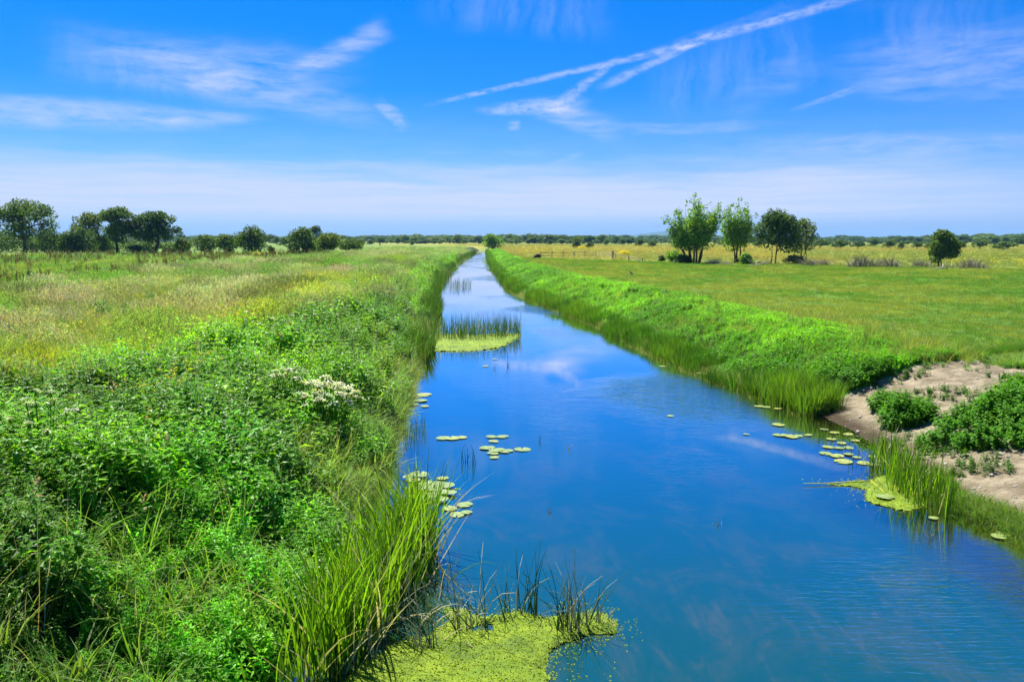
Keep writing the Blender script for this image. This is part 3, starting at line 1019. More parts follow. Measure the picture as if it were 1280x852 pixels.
def left_meadow():
    g = np.random.default_rng(80)
    x, y, d = band(36000, 9, 260, 1.05, 0.9, 30, 'L', 81, 0.9)
    lo = np.interp(y, [0, 12, 18, 27, 45, 80, 260], [8, 7.8, 6.0, 3.4, 2.3, 1.6, 1.3]) + 2.6 * (fbm(x * 0.5, y * 0.5, 52) - 0.5)
    k = (d > lo - 0.4) & (d < 11 + 22 * fbm(x * 0.12, y * 0.05, 79))
    x, y, d = x[k], y[k], d[k]
    n1, n2 = fbm(x * 0.3, y * 0.22, 83), fbm(x * 0.12, y * 0.08, 84)
    t = mixc((0.15, 0.29, 0.045), (0.31, 0.39, 0.18), sm(n1 * 0.6 + n2 * 0.4, 0.36, 0.62))
    bg = sm(fbm(x * 0.22 + 9, y * 0.1, 77), 0.55, 0.72)[:, None]
    t = t * (1 - bg * 0.7) + np.array((0.26, 0.25, 0.13)) * bg * 0.7
    yy = sm(fbm(x * 0.3 + 30, y * 0.14, 78), 0.55, 0.72)[:, None]
    t = t * (1 - yy * 0.7) + np.array((0.20, 0.33, 0.02)) * yy * 0.7
    gr = sm(fbm(x * 0.2, y * 0.15, 85), 0.56, 0.7)
    t = t * (1 - gr[:, None] * 0.7) + np.array((0.09, 0.24, 0.02)) * gr[:, None] * 0.7
    ns = np.clip(near_spot(x, y, 430, 360, 2.6) + near_spot(x, y, 300, 412, 1.8) + near_spot(x, y, 385, 380, 2.2) + near_spot(x, y, 20, 460, 1.5), 0, 1)[:, None]
    t = t * (1 - ns * 0.8) + np.array((0.34, 0.46, 0.012)) * ns * 0.8
    dk = sm(fbm(x * 0.45 + 50, y * 0.2, 76), 0.54, 0.68)[:, None]
    t = t * (1 - dk * 0.55)
    gn = sm(fbm(x * 0.3 + 70, y * 0.12, 75), 0.56, 0.70)[:, None]
    t = t * (1 - gn * 0.75) + np.array((0.10, 0.32, 0.02)) * gn * 0.75
    s = (0.45 + 1.0 * sm(fbm(x * 0.5, y * 0.35, 74), 0.25, 0.75)) 
    s = spread(s, np.interp(y, [0, 25, 80, 260], [0.95, 1.0, 1.4, 2.8]))
    put('hay_meadow', 'pale flowering grass along the top of the left bank', 'grass', HAY, x, y, s, t, 86, 0.12)
    # buttercup drifts
    x, y, d = band(9000, 12, 150, 1.0, 3.2, 14, 'L', 87)
    w = fbm(x * 0.35, y * 0.25, 88)
    ns = near_spot(x, y, 430, 357, 2.2) + near_spot(x, y, 310, 408, 1.3) + near_spot(x, y, 385, 378, 2.0)
    k = (g.random(len(x)) < 0.06 * sm(w, 0.5, 0.7) + 0.22 * np.clip(ns, 0, 1))
    x, y = x[k], y[k]
    t = np.tile((0.16, 0.26, 0.02), (len(x), 1))
    put('buttercup_drift', 'yellow flowering drifts in the pale left meadow', 'flowers', BUTTER, x, y, 0.9 + 0.3 * g.random(len(x)), t, 89, 0.1)
    # rough field beyond
    x, y = sample(60000, 24, 190, 1.25, -40, 2, 90)
    d = xl(y) - x
    n2 = fbm(x * 0.1, y * 0.05, 92)
    k = d > 8 + 16 * (n2 - 0.5)
    x, y, n2 = x[k], y[k], n2[k]
    n1 = fbm(x * 0.25, y * 0.12, 91)
    t = mixc((0.10, 0.23, 0.025), (0.20, 0.28, 0.05), sm(n1, 0.3, 0.7))
    dk = sm(fbm(x * 0.16, y * 0.06, 93), 0.52, 0.68)
    t = t * (1 - 0.6 * dk[:, None]) + np.array((0.07, 0.115, 0.018)) * 0.6 * dk[:, None]
    s = (0.45 + 1.1 * sm(fbm(x * 0.4, y * 0.2, 99), 0.25, 0.75)) * np.interp(np.hypot(x, y), [20, 60, 190], [1.0, 0.9, 0.95])
    s = spread(s, np.interp(np.hypot(x, y), [20, 60, 190], [1.0, 1.5, 2.8]))
    put('field_grass', 'rough yellow green grass of the left field', 'grass', GRASS, x, y, s, t, 94, 0.12)
    x, y = sample(16000, 26, 175, 1.1, -40, 0, 95)
    d = xl(y) - x
    w = fbm(x * 0.14, y * 0.05, 96)
    k = (d > 9 + 20 * fbm(x * 0.1, y * 0.04, 98)) & (g.random(len(x)) < 0.22 * sm(w, 0.44, 0.60) + 0.02)
    x, y = x[k], y[k]
    t = np.tile((0.06, 0.11, 0.02), (len(x), 1))
    put('dock_patches', 'rusty brown dock spires in patches across the left field', 'weeds', DOCK, x, y, (0.9 + 0.5 * g.random(len(x))) * np.interp(y, [20, 175], [0.9, 1.5]), t, 97, 0.1)


def field_weeds():
    g = np.random.default_rng(140)
    x, y = sample(2600, 14, 170, 1.0, -40, -2, 141)
    d = xl(y) - x
    k = (d > 6) & (g.random(len(x)) < 0.15 + 0.85 * sm(fbm(x * 0.2, y * 0.08, 142), 0.5, 0.62))
    x, y = x[k], y[k]
    t = mixc((0.045, 0.13, 0.016), (0.10, 0.22, 0.02), g.random(len(x)))
    put('field_thistles', 'dark green leafy weeds dotted through the left meadow', 'weeds', NETTLE, x, y, (0.5 + 0.5 * g.random(len(x))) * np.interp(y, [10, 60, 170], [0.8, 1.2, 1.9]), t, 143, 0.15)


def right_side():
    g = np.random.default_rng(110)
    x, y, d = band(30000, 19.5, 270, 1.15, 0.2, 8.0, 'R', 111, 1.0)
    n1 = fbm(x * 0.5, y * 0.4, 112)
    lim = np.interp(y, [0, 30, 60, 120, 270], [5.5, 6.8, 6.5, 5.0, 4]) + 2.2 * (n1 - 0.5)
    edge_s = sm(lim - d, 0, 1.8)
    k = (d < lim) & (dirt_mask(x, y) < 0.25) & (drink(x, y) < 0.3) & (g.random(len(x)) < 0.25 + 0.75 * edge_s)
    # the one bare scrape in the bank
    q = G(858, 421, 0.7)
    k &= ((x - q[0]) / 0.45) ** 2 + ((y - q[1]) / 0.9) ** 2 > 1
    x, y, d, n1, edge_s = x[k], y[k], d[k], n1[k], edge_s[k]
    n2 = fbm(x * 0.3, y * 0.2, 113)
    t = mixc((0.085, 0.26, 0.010), (0.17, 0.42, 0.010), sm(n2, 0.3, 0.7))
    s = (0.34 + 0.30 * sm(n1, 0.25, 0.75) + 0.42 * sm(fbm(x * 1.1, y * 0.8, 108), 0.3, 0.7)) * (0.5 + 0.5 * edge_s) * np.interp(y, [0, 40, 120, 270], [1.0, 1.1, 1.7, 2.4])
    put('lush_bank_weeds', 'low bright green leafy weeds carpeting the right bank', 'weeds', LUSH, x, y, s, t, 114, 0.15)
    x, y, d = band(700, 24.5, 200, 0.9, 0.4, 5.0, 'R', 104)
    t = mixc((0.06, 0.16, 0.015), (0.13, 0.27, 0.02), g.random(len(x)))
    put('right_bank_nettles', 'darker nettle stems rising from the right bank weeds', 'nettles', NETTLE, x, y, (0.32 + 0.3 * g.random(len(x))), t, 105, 0.15)
    x, y, d = band(2600, 22.5, 200, 1.0, 0.3, 8.0, 'R', 106)
    k = fbm(x * 0.4, y * 0.25, 107) > 0.5
    x, y = x[k], y[k]
    t = mixc((0.14, 0.25, 0.04), (0.28, 0.30, 0.11), g.random(len(x)))
    put('right_bank_grass', 'pale grass tufts mixed into the right bank weeds', 'grass', GRASS, x, y, spread(0.6 + 0.4 * g.random(len(x)), 1.2), t, 109, 0.2)
    # water margin reeds
    x, y, d = band(5200, 20.8, 300, 0.95, -0.45, 0.75, 'R', 115)
    n1 = fbm(x * 0.4 + 3, y * 0.35, 116)
    k = n1 > 0.34
    x, y, d, n1 = x[k], y[k], d[k], n1[k]
    t = mixc((0.045, 0.14, 0.012), (0.10, 0.22, 0.02), sm(n1, 0.4, 0.7))
    put('right_margin_reeds', 'dark green reeds lining the water along the right bank', 'reeds', REED, x, y, (0.30 + 0.6 * n1) * np.interp(y, [20, 80, 300], [1, 1.1, 1.6]), t, 117, 0.10)
    x, y, d = band(3600, 20.8, 200, 1.0, -0.45, 0.5, 'R', 118)
    n1 = fbm(x * 0.6, y * 0.5, 119)
    t = mixc((0.09, 0.2, 0.02), (0.26, 0.27, 0.09), n1)
    put('right_margin_grass', 'pale arching grass between the right bank reeds', 'grass', DRYG, x, y, 0.5 + 0.4 * n1, t, 120, 0.3)
    # grazed meadow
    x, y = sample(70000, 17, 150, 1.35, -8, 41, 121)
    d = x - xr(y)
    k = (d > 4.0) & (y < fence_line_y(x)) & (dirt_mask(x, y) < 0.3)
    x, y, d = x[k], y[k], d[k]
    n1, n2 = fbm(x * 0.25, y * 0.18, 122), fbm(x * 0.7, y * 0.5, 123)
    t = mixc((0.09, 0.21, 0.028), (0.20, 0.26, 0.055), sm(n1 * 0.6 + n2 * 0.4, 0.38, 0.62))
    s = (0.6 + 0.7 * n2) * np.interp(np.hypot(x, y), [15, 40, 150], [0.9, 1.4, 3.4])
    put('grazed_turf', 'short grazed green turf of the right meadow', 'grass', TURF, x, y, s, t, 124, 0.1)
    x, y = sample(5200, 22, 130, 1.1, 0, 41, 101)
    k = (x - xr(y) > 6) & (y < fence_line_y(x) - 2) & (fbm(x * 0.12, y * 0.08, 102) > 0.5)
    x, y = x[k], y[k]
    t = mixc((0.05, 0.15, 0.02), (0.22, 0.27, 0.08), g.random(len(x)))
    put('meadow_tufts', 'taller tufts left standing in the grazed right meadow', 'grass', GRASS, x, y, spread(0.16 + 0.2 * g.random(len(x)), 1.8), t, 103, 0.15)
    # yellow field behind
    x, y = sample(22000, 90, 520, 1.3, -5, 41, 125)
    d = x - xr(y)
    k = (d > 4.0) & (y > fence_line_y(x) + 1)
    x, y = x[k], y[k]
    n1 = fbm(x * 0.03, y * 0.012, 126)
    t = mixc((0.12, 0.19, 0.03), (0.22, 0.22, 0.035), sm(n1, 0.35, 0.6))
    put('yellow_field_grass', 'yellowed tall grass of the field beyond the right fence', 'grass', HAY, x, y, spread(0.6 + 0.5 * g.random(len(x)), 2.2), t, 127, 0.1)
    x, y = sample(9000, 95, 420, 1.2, 0, 36, 128)
    k = (y > fence_line_y(x) + 2) & (g.random(len(x)) < 0.35 * sm(fbm(x * 0.05, y * 0.02, 129), 0.5, 0.62))
    x, y = x[k], y[k]
    put('field_buttercups', 'buttercups colouring the field beyond the right fence', 'flowers', BUTTER, x, y, spread(0.8 + 0.5 * g.random(len(x)), 2.5), np.tile((0.2, 0.25, 0.03), (len(x), 1)), 130, 0.1)
    # thin growth on the trodden slope
    x, y, d = band(2600, 9, 23.5, 0.4, 0.2, 7, 'R', 131)
    k = (g.random(len(x)) < sm(fbm(x * 1.1, y * 1.1, 132), 0.52, 0.66)) & (dirt_mask(x, y) > 0.1)
    x, y = x[k], y[k]
    put('slope_weeds', 'sparse low weeds scattered over the bare earth slope', 'weeds', LUSH, x, y, 0.3 + 0.25 * g.random(len(x)), np.tile((0.06, 0.17, 0.014), (len(x), 1)), 133, 0.2)
    # grassy strip between slope and water
    x, y, d = band(1100, 7.5, 15.0, 0.3, -0.15, 0.6, 'R', 134)
    n1 = fbm(x, y, 135)
    t = mixc((0.06, 0.18, 0.015), (0.17, 0.27, 0.04), n1)
    put('waterside_grass', 'tufted bright grass between the earth slope and the water', 'grass', LONG, x, y, 0.26 + 0.3 * n1, t, 136, 0.3)
    # turf lip over the scarp
    gx = g.uniform(8.6, 17, 700)
    gy = 21.9 + np.clip(gx - 9.2, 0, 12) * 0.36 + np.abs(g.normal(0, 0.3, 700))
    put('scarp_turf', 'ragged turf along the lip of the bare earth slope', 'grass', GRASS, gx, gy, 0.25 + 0.2 * g.random(700), np.tile((0.07, 0.19, 0.02), (700, 1)), 137, 0.3)


left_weeds()
left_meadow()
field_weeds()
right_side()


# ------------------------------------------------------------------ trees and bushes
def leaf_cloud(clumps, n, size, g, outward=0.6, shell=0.45):
    """Leaf faces spread through a set of ellipsoid clumps (x,y,z,rx,ry,rz)."""
    cl = np.array(clumps, float)
    w = (cl[:, 3] * cl[:, 4] * cl[:, 5]) ** 0.7
    ci = g.choice(len(cl), n, p=w / w.sum())
    d = g.normal(0, 1, (n, 3))
    d /= np.linalg.norm(d, axis=1)[:, None]
    r = shell + (1.08 - shell) * g.random(n) ** 0.7
    c = cl[ci, :3] + d * r[:, None] * cl[ci, 3:6]
    nrm = d * outward + g.normal(0, 0.6, (n, 3)) + np.array([0, 0, 0.25])
    nrm /= np.linalg.norm(nrm, axis=1)[:, None]
    a = np.cross(nrm, g.normal(0, 1, (n, 3)))
    a /= np.linalg.norm(a, axis=1)[:, None] + 1e-9
    b = np.cross(nrm, a)
    L = size * g.uniform(0.6, 1.35, n)[:, None]
    V = np.stack([c - a * L * 0.6, c + b * L * 0.34 + nrm * L * 0.08, c + a * L * 0.6, c - b * L * 0.34 + nrm * L * 0.08], 1).reshape(-1, 3)
    F = np.arange(4 * n).reshape(n, 4)
    return V, F


def trunk_mesh(stems, clumps, g, r0, bark):
    b = MB()
    for (bx, by, tx, ty, h) in stems:
        pts = []
        for i in range(6):
            f = i / 5
            pts.append((bx + (tx - bx) * f ** 1.3 + g.normal(0, 0.02 * h) * (0 < i < 5), by + (ty - by) * f ** 1.3, -0.15 + (h + 0.15) * f))
        b.tube(pts, [r0 * (1.25 - 1.1 * (i / 5) ** 0.8) if i else r0 * 1.6 for i in range(6)], 7)
    if stems:
        st = stems
        for (x, y, z, rx, ry, rz) in clumps:
            bx, by, tx, ty, h = min(st, key=lambda q: abs(q[2] - x) + abs(q[3] - y))
            f = min(0.9, max(0.15, (z - rz * 0.9) / max(h, 0.1)))
            p = np.array((bx + (tx - bx) * f ** 1.3, by + (ty - by) * f ** 1.3, h * f))
            q = np.array((x, y, z))
            m = (p + q) / 2 + np.array([0, 0, 0.12 * np.linalg.norm(q - p)])
            b.tube([p, m, q], [r0 * 0.42 * (1 - 0.6 * f), r0 * 0.26 * (1 - 0.5 * f), r0 * 0.07], 5, 0, False)
    return b.mesh('trunk', [bark], True)


def tree(name, label, cat, loc, clumps, stems, n, size, mat, group=None, r0=0.16, seed=1, shell=0.45, rz=0.0):
    g = np.random.default_rng(seed)
    e = empty(name, loc, rz)
    tag(e, label, cat, group)
    V, F = leaf_cloud(clumps, n, size, g, shell=shell)
    link('crown', mesh_np('crown', V, F, [mat]), e)
    o = link('stems' if name == 'hedge' else 'trunk', trunk_mesh(stems, clumps, g, r0, MATS['bark']), e)
    if name == 'hedge':
        o['kind'] = 'stuff'
    return e


def base(px, py, z=1.25):
    p = G(px, py, z)
    k = math.hypot(p[0], p[1]) / FPX
    p[2] = float(height(p[0], p[1])) - 0.05
    return p, k                     # foot of the thing, metres for one picture pixel there


def dome(w, h, z0, n, g, r=(0.2, 0.32), depth=None):
    """Clumps that make a broad uneven crown w wide, from z0 to h high."""
    depth = depth or w * 0.8
    out = []
    for i in range(n):
        a = g.uniform(0, 6.28)
        t = math.sqrt(g.random())
        u = g.random() ** 0.75
        rr = g.uniform(*r) * w
        wid = math.sqrt(max(0.0, 1 - (abs(u - 0.35) / 0.72) ** 2))
        k = min(1.0, (h - z0) / w * 1.6)
        x = math.cos(a) * t * max(0.02, w / 2 * wid - rr * 0.7)
        y = math.sin(a) * t * max(0.02, depth / 2 * wid - rr * 0.7)
        z = z0 + rr * 0.6 * k + u * (h - z0 - rr * 1.3 * k)
        out.append((x, y, z, rr, rr, rr * 0.72 * k + 0.02))
    return out


def upright(bx, tx, h, z0, r, g, ty=0.0):
    """A narrow rising plume of clumps round one stem."""
    out = []
    n = 8
    for i in range(n):
        f = (i + 0.5) / n
        z = z0 + (h - z0) * f
        rr = 1.15 * r * (0.55 + 0.75 * math.sin(math.pi * min(1, 0.25 + 0.72 * f))) * (1.1 - 0.7 * f ** 2)
        q = (z / h) ** 1.3
        out.append((bx + (tx - bx) * q + g.normal(0, r * 0.35), ty * q + g.normal(0, r * 0.4), z, rr, rr, rr * 0.95))
        if g.random() < 0.85:
            a = g.uniform(0, 6.28)
            out.append((bx + (tx - bx) * q + math.cos(a) * r * 1.3, ty * q + math.sin(a) * r * 1.3, z + r * 0.2, rr * 0.7, rr * 0.7, rr * 0.6))
    return out


leaf_mat('poplar_leaf', (0.14, 0.28, 0.04), 0.42, 0.4)
leaf_mat('oak_leaf', (0.09, 0.165, 0.034), 0.32, 0.4)
leaf_mat('dark_leaf', (0.058, 0.12, 0.03), 0.32, 0.4)
leaf_mat('pale_leaf', (0.115, 0.175, 0.065), 0.35, 0.35)
leaf_mat('hawthorn_leaf', (0.07, 0.135, 0.022), 0.35, 0.4)
leaf_mat('yellow_bush_leaf', (0.10, 0.16, 0.022), 0.38, 0.35)
leaf_mat('gorse_flower', (0.70, 0.62, 0.01), 0.25, 0.2, hue=0.1)


def trees():
    g = np.random.default_rng(300)
    # --- the row at the left edge
    def oak(px, by, w, top, lab, mat, seed, n=5200, z0f=0.2, stems=1, clumps=26):
        p, k = base(px, by)
        q = np.random.default_rng(seed)
        h, W = (by - top) * k, w * k * 1.12
        cl = dome(W, h, h * z0f, clumps + 16, q, (0.08, 0.17))
        sts = [(q.normal(0, 0.2), 0.0, q.normal(0, W * 0.10), q.normal(0, W * 0.08), h * 0.8) for _ in range(stems)]
        tree('oak_tree', lab, 'tree', p, cl, sts, int(n * 1.35), 0.40, MATS[mat], 'trees in the row at the left edge', 0.32, seed)
    oak(33, 319, 72, 259, 'tall spreading dark tree at the far left edge of the row', 'oak_leaf', 301, 5600)
    oak(112, 318, 40, 271, 'thin pale tree with see-through crown behind the shrubs of the left row', 'pale_leaf', 302, 2200, 0.35)
    oak(150, 319, 50, 264, 'tall pale topped tree with a dark trunk in the middle of the left row', 'oak_leaf', 303, 4600, 0.22)
    oak(196, 319, 60, 269, 'broad dark tree with forked trunk ending the left row', 'dark_leaf', 304, 5200, 0.26, 2)

    def bush(name, px, by, w, top, lab, mat, seed, n=1500, size=0.3, grp=None, z0=0.02, cat='bush', nc=12, st=3):
        p, k = base(px, by)
        q = np.random.default_rng(seed)
        h, W = (by - top) * k * 1.06, w * k * 1.25
        cl = dome(W, h, h * z0, nc + 14, q, (0.12, 0.25))
        sts = [(q.normal(0, W * 0.05), q.normal(0, W * 0.05), q.normal(0, W * 0.2), q.normal(0, W * 0.15), h * 0.7) for _ in range(st)]
        return tree(name, lab, cat, p, cl, sts, int(n * 1.55), size * 1.15, MATS[mat], grp, 0.07, seed)
    G1 = 'shrubs below the trees of the left row'
    bush('hedge_shrub', -8, 320, 44, 290, 'dark shrub cut by the left picture edge below the tallest tree', 'dark_leaf', 310, 1800, grp=G1)
    bush('hedge_shrub', 62, 318, 34, 291, 'dark shrub right of the tallest left tree', 'dark_leaf', 311, 1500, grp=G1)
    bush('hedge_shrub', 88, 319, 30, 292, 'olive shrub with light leaves left of the pale thin tree', 'hawthorn_leaf', 312, 1500, grp=G1)
    bush('hedge_shrub', 104, 319, 30, 288, 'dark upright shrub in front of the pale thin tree', 'dark_leaf', 313, 1600, grp=G1)
    bush('hedge_shrub', 129, 318, 24, 296, 'low shrub left of the dark trunk in the left row', 'oak_leaf', 314, 1000, grp=G1)
    bush('hedge_shrub', 170, 319, 20, 308, 'low dark shrub between the two broad trees of the left row', 'dark_leaf', 315, 700, grp=G1)
    bush('hedge_shrub', 212, 318, 14, 309, 'small shrub under the right side of the broad dark tree', 'dark_leaf', 316, 500, grp=G1)
    for px, w, top, sd, lab in ((20, 70, 297, 317, 'dark overgrown hedge below the far left tree'), (85, 80, 299, 318, 'overgrown hedge below the thin pale tree'),
                                (150, 80, 301, 319, 'overgrown hedge behind the dark trunk of the left row'), (205, 60, 304, 309, 'low hedge trailing off right of the left row')):
        p, k = base(px, 316)
        q = np.random.default_rng(sd)
        W, h = w * k, (317 - top) * k
        cl = [(q.uniform(-W / 2, W / 2), q.normal(0, 1.2), h * q.uniform(0.2, 0.75), h * q.uniform(0.3, 0.5), h * 0.4, h * q.uniform(0.25, 0.4)) for _ in range(34)]
        tree('hedge', lab, 'hedge', p, cl, [(x, 0, x, 0, h * 0.6) for x in np.linspace(-W / 2.3, W / 2.3, 9)], 4200, 0.36, MATS[('dark_leaf', 'oak_leaf')[sd % 2]], None, 0.06, sd)
    G2 = 'round bushes between the left row and the canal'
    bush('hawthorn_bush', 229, 319, 20, 300, 'small pale olive bush right of the left tree row', 'yellow_bush_leaf', 320, 900, grp=G2)
    bush('hawthorn_bush', 257, 318, 31, 296, 'round olive bush, second one right of the left tree row', 'hawthorn_leaf', 321, 1500, grp=G2)
    bush('hawthorn_bush', 285, 319, 30, 294, 'round dark bush left of the tallest round bush', 'hawthorn_leaf', 322, 1500, grp=G2)
    bush('hawthorn_bush', 315, 320, 36, 285, 'tallest round bush, beside the yellow flowering one', 'hawthorn_leaf', 323, 2200, grp=G2)
    bush('gorse_bush', 320, 321, 14, 315, 'low bright yellow flowering bush at the foot of a round bush', 'gorse_flower', 324, 300, 0.2, cat='bush')
    bush('hawthorn_bush', 339, 321, 10, 308, 'tiny cone shaped bush standing alone in the left field', 'hawthorn_leaf', 325, 400, 0.24, grp=G2)
    bush('hawthorn_bush', 378, 321, 36, 287, 'tall rounded bush at the left end of the wide thicket', 'hawthorn_leaf', 326, 2400, grp=G2)
    bush('oak_tree', 395, 311, 17, 284, 'dark rounded tree rising behind the wide thicket', 'dark_leaf', 327, 900, 0.4, cat='tree')
    bush('hawthorn_bush', 410, 320, 36, 290, 'light green middle bush of the wide thicket', 'yellow_bush_leaf', 328, 2200, grp=G2)
    bush('hawthorn_bush', 440, 318, 34, 299, 'low sloping dark bush at the right end of the wide thicket', 'hawthorn_leaf', 329, 1800, grp=G2)
    # --- poplars and their neighbours on the right
    p, k = base(868, 329)
    q = np.random.default_rng(330)
    st = [(-6, -33, 60, 26, 6), (-4, -20, 72, 22, 7), (-1, -6, 84, 26, 8), (2, 10, 81, 24, 8), (5, 30, 75, 38, 6), (-7, -31, 42, 20, 6), (3, 4, 56, 22, 9), (-3, -12, 56, 22, 8), (5, 22, 60, 34, 7)]
    cl, sts = [], []
    for (b0, t0, h, z0, r) in st:
        ty = q.normal(0, 12) * k
        cl += upright(b0 * k, t0 * k, h * k, z0 * k, r * k, q, ty)
        sts.append((b0 * k, 0.0, t0 * k, ty, h * k * 0.93))
    tree('poplar_tree', 'tall airy light green poplar with many stems in the right hedge', 'tree', p, cl, sts, 10500, 0.27, MATS['poplar_leaf'], None, 0.11, 331, 0.35)
    p, k = base(921, 328)
    st = [(-2, -15, 70, 32, 7), (0, 2, 79, 26, 8), (1, 14, 62, 26, 8), (0, 4, 52, 22, 9)]
    cl, sts = [], []
    for (b0, t0, h, z0, r) in st:
        ty = q.normal(0, 8) * k
        cl += upright(b0 * k, t0 * k, h * k, z0 * k, r * k, q, ty)
        sts.append((b0 * k, 0.0, t0 * k, ty, h * k * 0.93))
    tree('poplar_tree', 'slender light green poplar right of the many stemmed one', 'tree', p, cl, sts, 5600, 0.27, MATS['poplar_leaf'], None, 0.11, 332, 0.35)
    bush('sallow_tree', 968, 329, 50, 267, 'round dense dark tree right of the slender poplar', 'dark_leaf', 333, 4600, 0.26, None, 0.10, 'tree', 22)
    bush('sallow_tree', 1003, 327, 28, 276, 'small pale grey green tree at the right end of the group', 'pale_leaf', 334, 1800, 0.24, None, 0.14, 'tree', 14)
    bush('bramble_bush', 932, 331, 17, 316, 'low vivid green bush at the foot of the slender poplar', 'poplar_leaf', 335, 700, 0.22)
    bush('bramble_bush', 842, 328, 22, 313, 'low light bush left of the big poplar stems', 'poplar_leaf', 336, 600, 0.22)
    bush('bramble_bush', 853, 329, 20, 318, 'low olive bush touching the big poplar stems', 'hawthorn_leaf', 337, 600, 0.22)
    bush('bramble_bush', 827, 327, 9, 320, 'small dark bush near the end of the fence', 'dark_leaf', 338, 300, 0.22)
    bush('bramble_bush', 992, 329, 24, 319, 'low grey green bush under the small pale tree', 'pale_leaf', 339, 600, 0.22)
    bush('hawthorn_tree', 1177, 334, 29, 294, 'single round dark bush standing over dead branches in the right meadow', 'oak_leaf', 340, 3600, 0.22, None, 0.02, 'tree', 20)
    bush('gorse_bush', 781, 319.5, 14, 313, 'bright yellow flowering bush behind the fence', 'gorse_flower', 341, 500, 0.22, cat='bush')
    bush('gorse_bush', 711, 304.5, 14, 300, 'pale yellow flowering patch far left of the fence field', 'gorse_flower', 342, 300, 0.3, cat='bush')
    bush('gorse_bush', 727, 311, 12, 307.5, 'low yellow flowering bush beside two dark round field bushes', 'gorse_flower', 343, 300, 0.3, cat='bush')
    # --- waterside tree at the vanishing point
    p, k = base(615, 311)
    q = np.random.default_rng(345)
    cl = dome(24 * k, 24 * k, 0.6, 16, q, (0.2, 0.3)) + [(11 * k, 0, 8 * k, 5 * k, 5 * k, 8 * k)]
    tree('willow_tree', 'bright green bushy willow where the canal vanishes', 'tree', p, cl, [(0, 0, 0, 0, 18 * k), (0.3, 0, 8 * k, 0, 12 * k)], 2600, 0.42, MATS['poplar_leaf'], None, 0.2, 346)


def brush_heaps():
    """Grey dead brushwood along the right field boundary."""
    def heap(px, by, w, h, lab, seed):
        p, k = base(px, by)
        g = np.random.default_rng(seed)
        e = empty('brushwood_heap', p)
        tag(e, lab, 'brushwood', 'grey brushwood heaps along the right hedge')
        b = MB()
        for i in range(int(130 * w / 30)):
            x, y = g.normal(0, w * k * 0.24), g.normal(0, 0.7)
            hh = h * k * g.uniform(0.45, 1.15) * math.exp(-(x / (w * k * 0.5)) ** 2)
            a = g.uniform(0, 6.28)
            s0 = np.array((x, y, -0.05))
            m = s0 + np.array((math.cos(a) * 0.25, math.sin(a) * 0.25, hh * 0.6))
            t = m + np.array((math.cos(a + 0.5) * 0.5, math.sin(a + 0.5) * 0.5, hh * 0.4))
            b.tube([s0, m, t], [0.035, 0.022, 0.008], 4, 0, False)
        o = link('twigs', b.mesh('twigs', [MATS['brush_grey']]), e)
        o['kind'] = 'stuff'
        q = MB()
        for i in range(40):
            a = g.uniform(0, 6.28)
            q.blade((g.normal(0, w * k * 0.25), g.normal(0, 0.6), 0), a, g.uniform(0.4, 0.9), 0.03, 0.2, 0.6, 3)
        o = link('dry_grass', q.mesh('dry_grass', [MATS['seed_pale']]), e)
        o['kind'] = 'stuff'
    heap(892, 330, 20, 9, 'brownish brushwood heap right of the big poplar stems', 401)
    heap(908, 331, 16, 6, 'low pale brushwood heap left of the vivid green bush', 402)
    heap(1012, 332, 22, 10, 'grey brushwood heap right of the small pale tree', 403)
    heap(1030, 331, 18, 9, 'low grey brushwood heap, second one right of the pale tree', 404)
    heap(1078, 334, 40, 16, 'widest grey brushwood heap in the right hedge line', 405)
    heap(1112, 334, 30, 14, 'grey brushwood heap with a dark twiggy bush behind', 406)
    heap(1150, 334, 24, 11, 'grey brushwood heap left of the single round bush', 407)
    heap(1212, 336, 34, 13, 'mounded grey brushwood heap right of the single round bush', 408)
    # pale fallen branches
    def fallen(px, by, L, rz, lab, seed):
        p, k = base(px, by)
        g = np.random.default_rng(seed)
        e = empty('fallen_branch', p, rz)
        tag(e, lab, 'branch')
        b = MB()
        b.tube([(-L / 2, 0, 0.08), (0, 0.1, 0.22), (L / 2, -0.1, 0.45)], [0.10, 0.085, 0.04], 6)
        link('limb', b.mesh('limb', [MATS['deadwood_pale']], True), e)
        for i in range(7):
            b = MB()
            x = g.uniform(-L * 0.3, L * 0.5)
            a = g.uniform(-1.2, 1.2) + (math.pi if g.random() < 0.4 else 0)
            b.tube([(x, 0, 0.2), (x + math.cos(a) * 0.5, math.sin(a) * 0.5, 0.6), (x + math.cos(a) * 0.9, math.sin(a) * 0.8, g.uniform(0.5, 1.1))], [0.05, 0.035, 0.012], 5)
            link('twig', b.mesh('twig', [MATS['deadwood_pale']], True), e)
    fallen(1176, 337.5, 2.6, 0.2, 'pale fallen branch below the single round bush', 410)
    fallen(947, 332, 2.2, -0.5, 'whitish fallen branch right of the vivid green bush', 411)
    fallen(1120, 333, 2.2, 1.2, 'dark leaning dead bough above the brushwood heaps', 412)


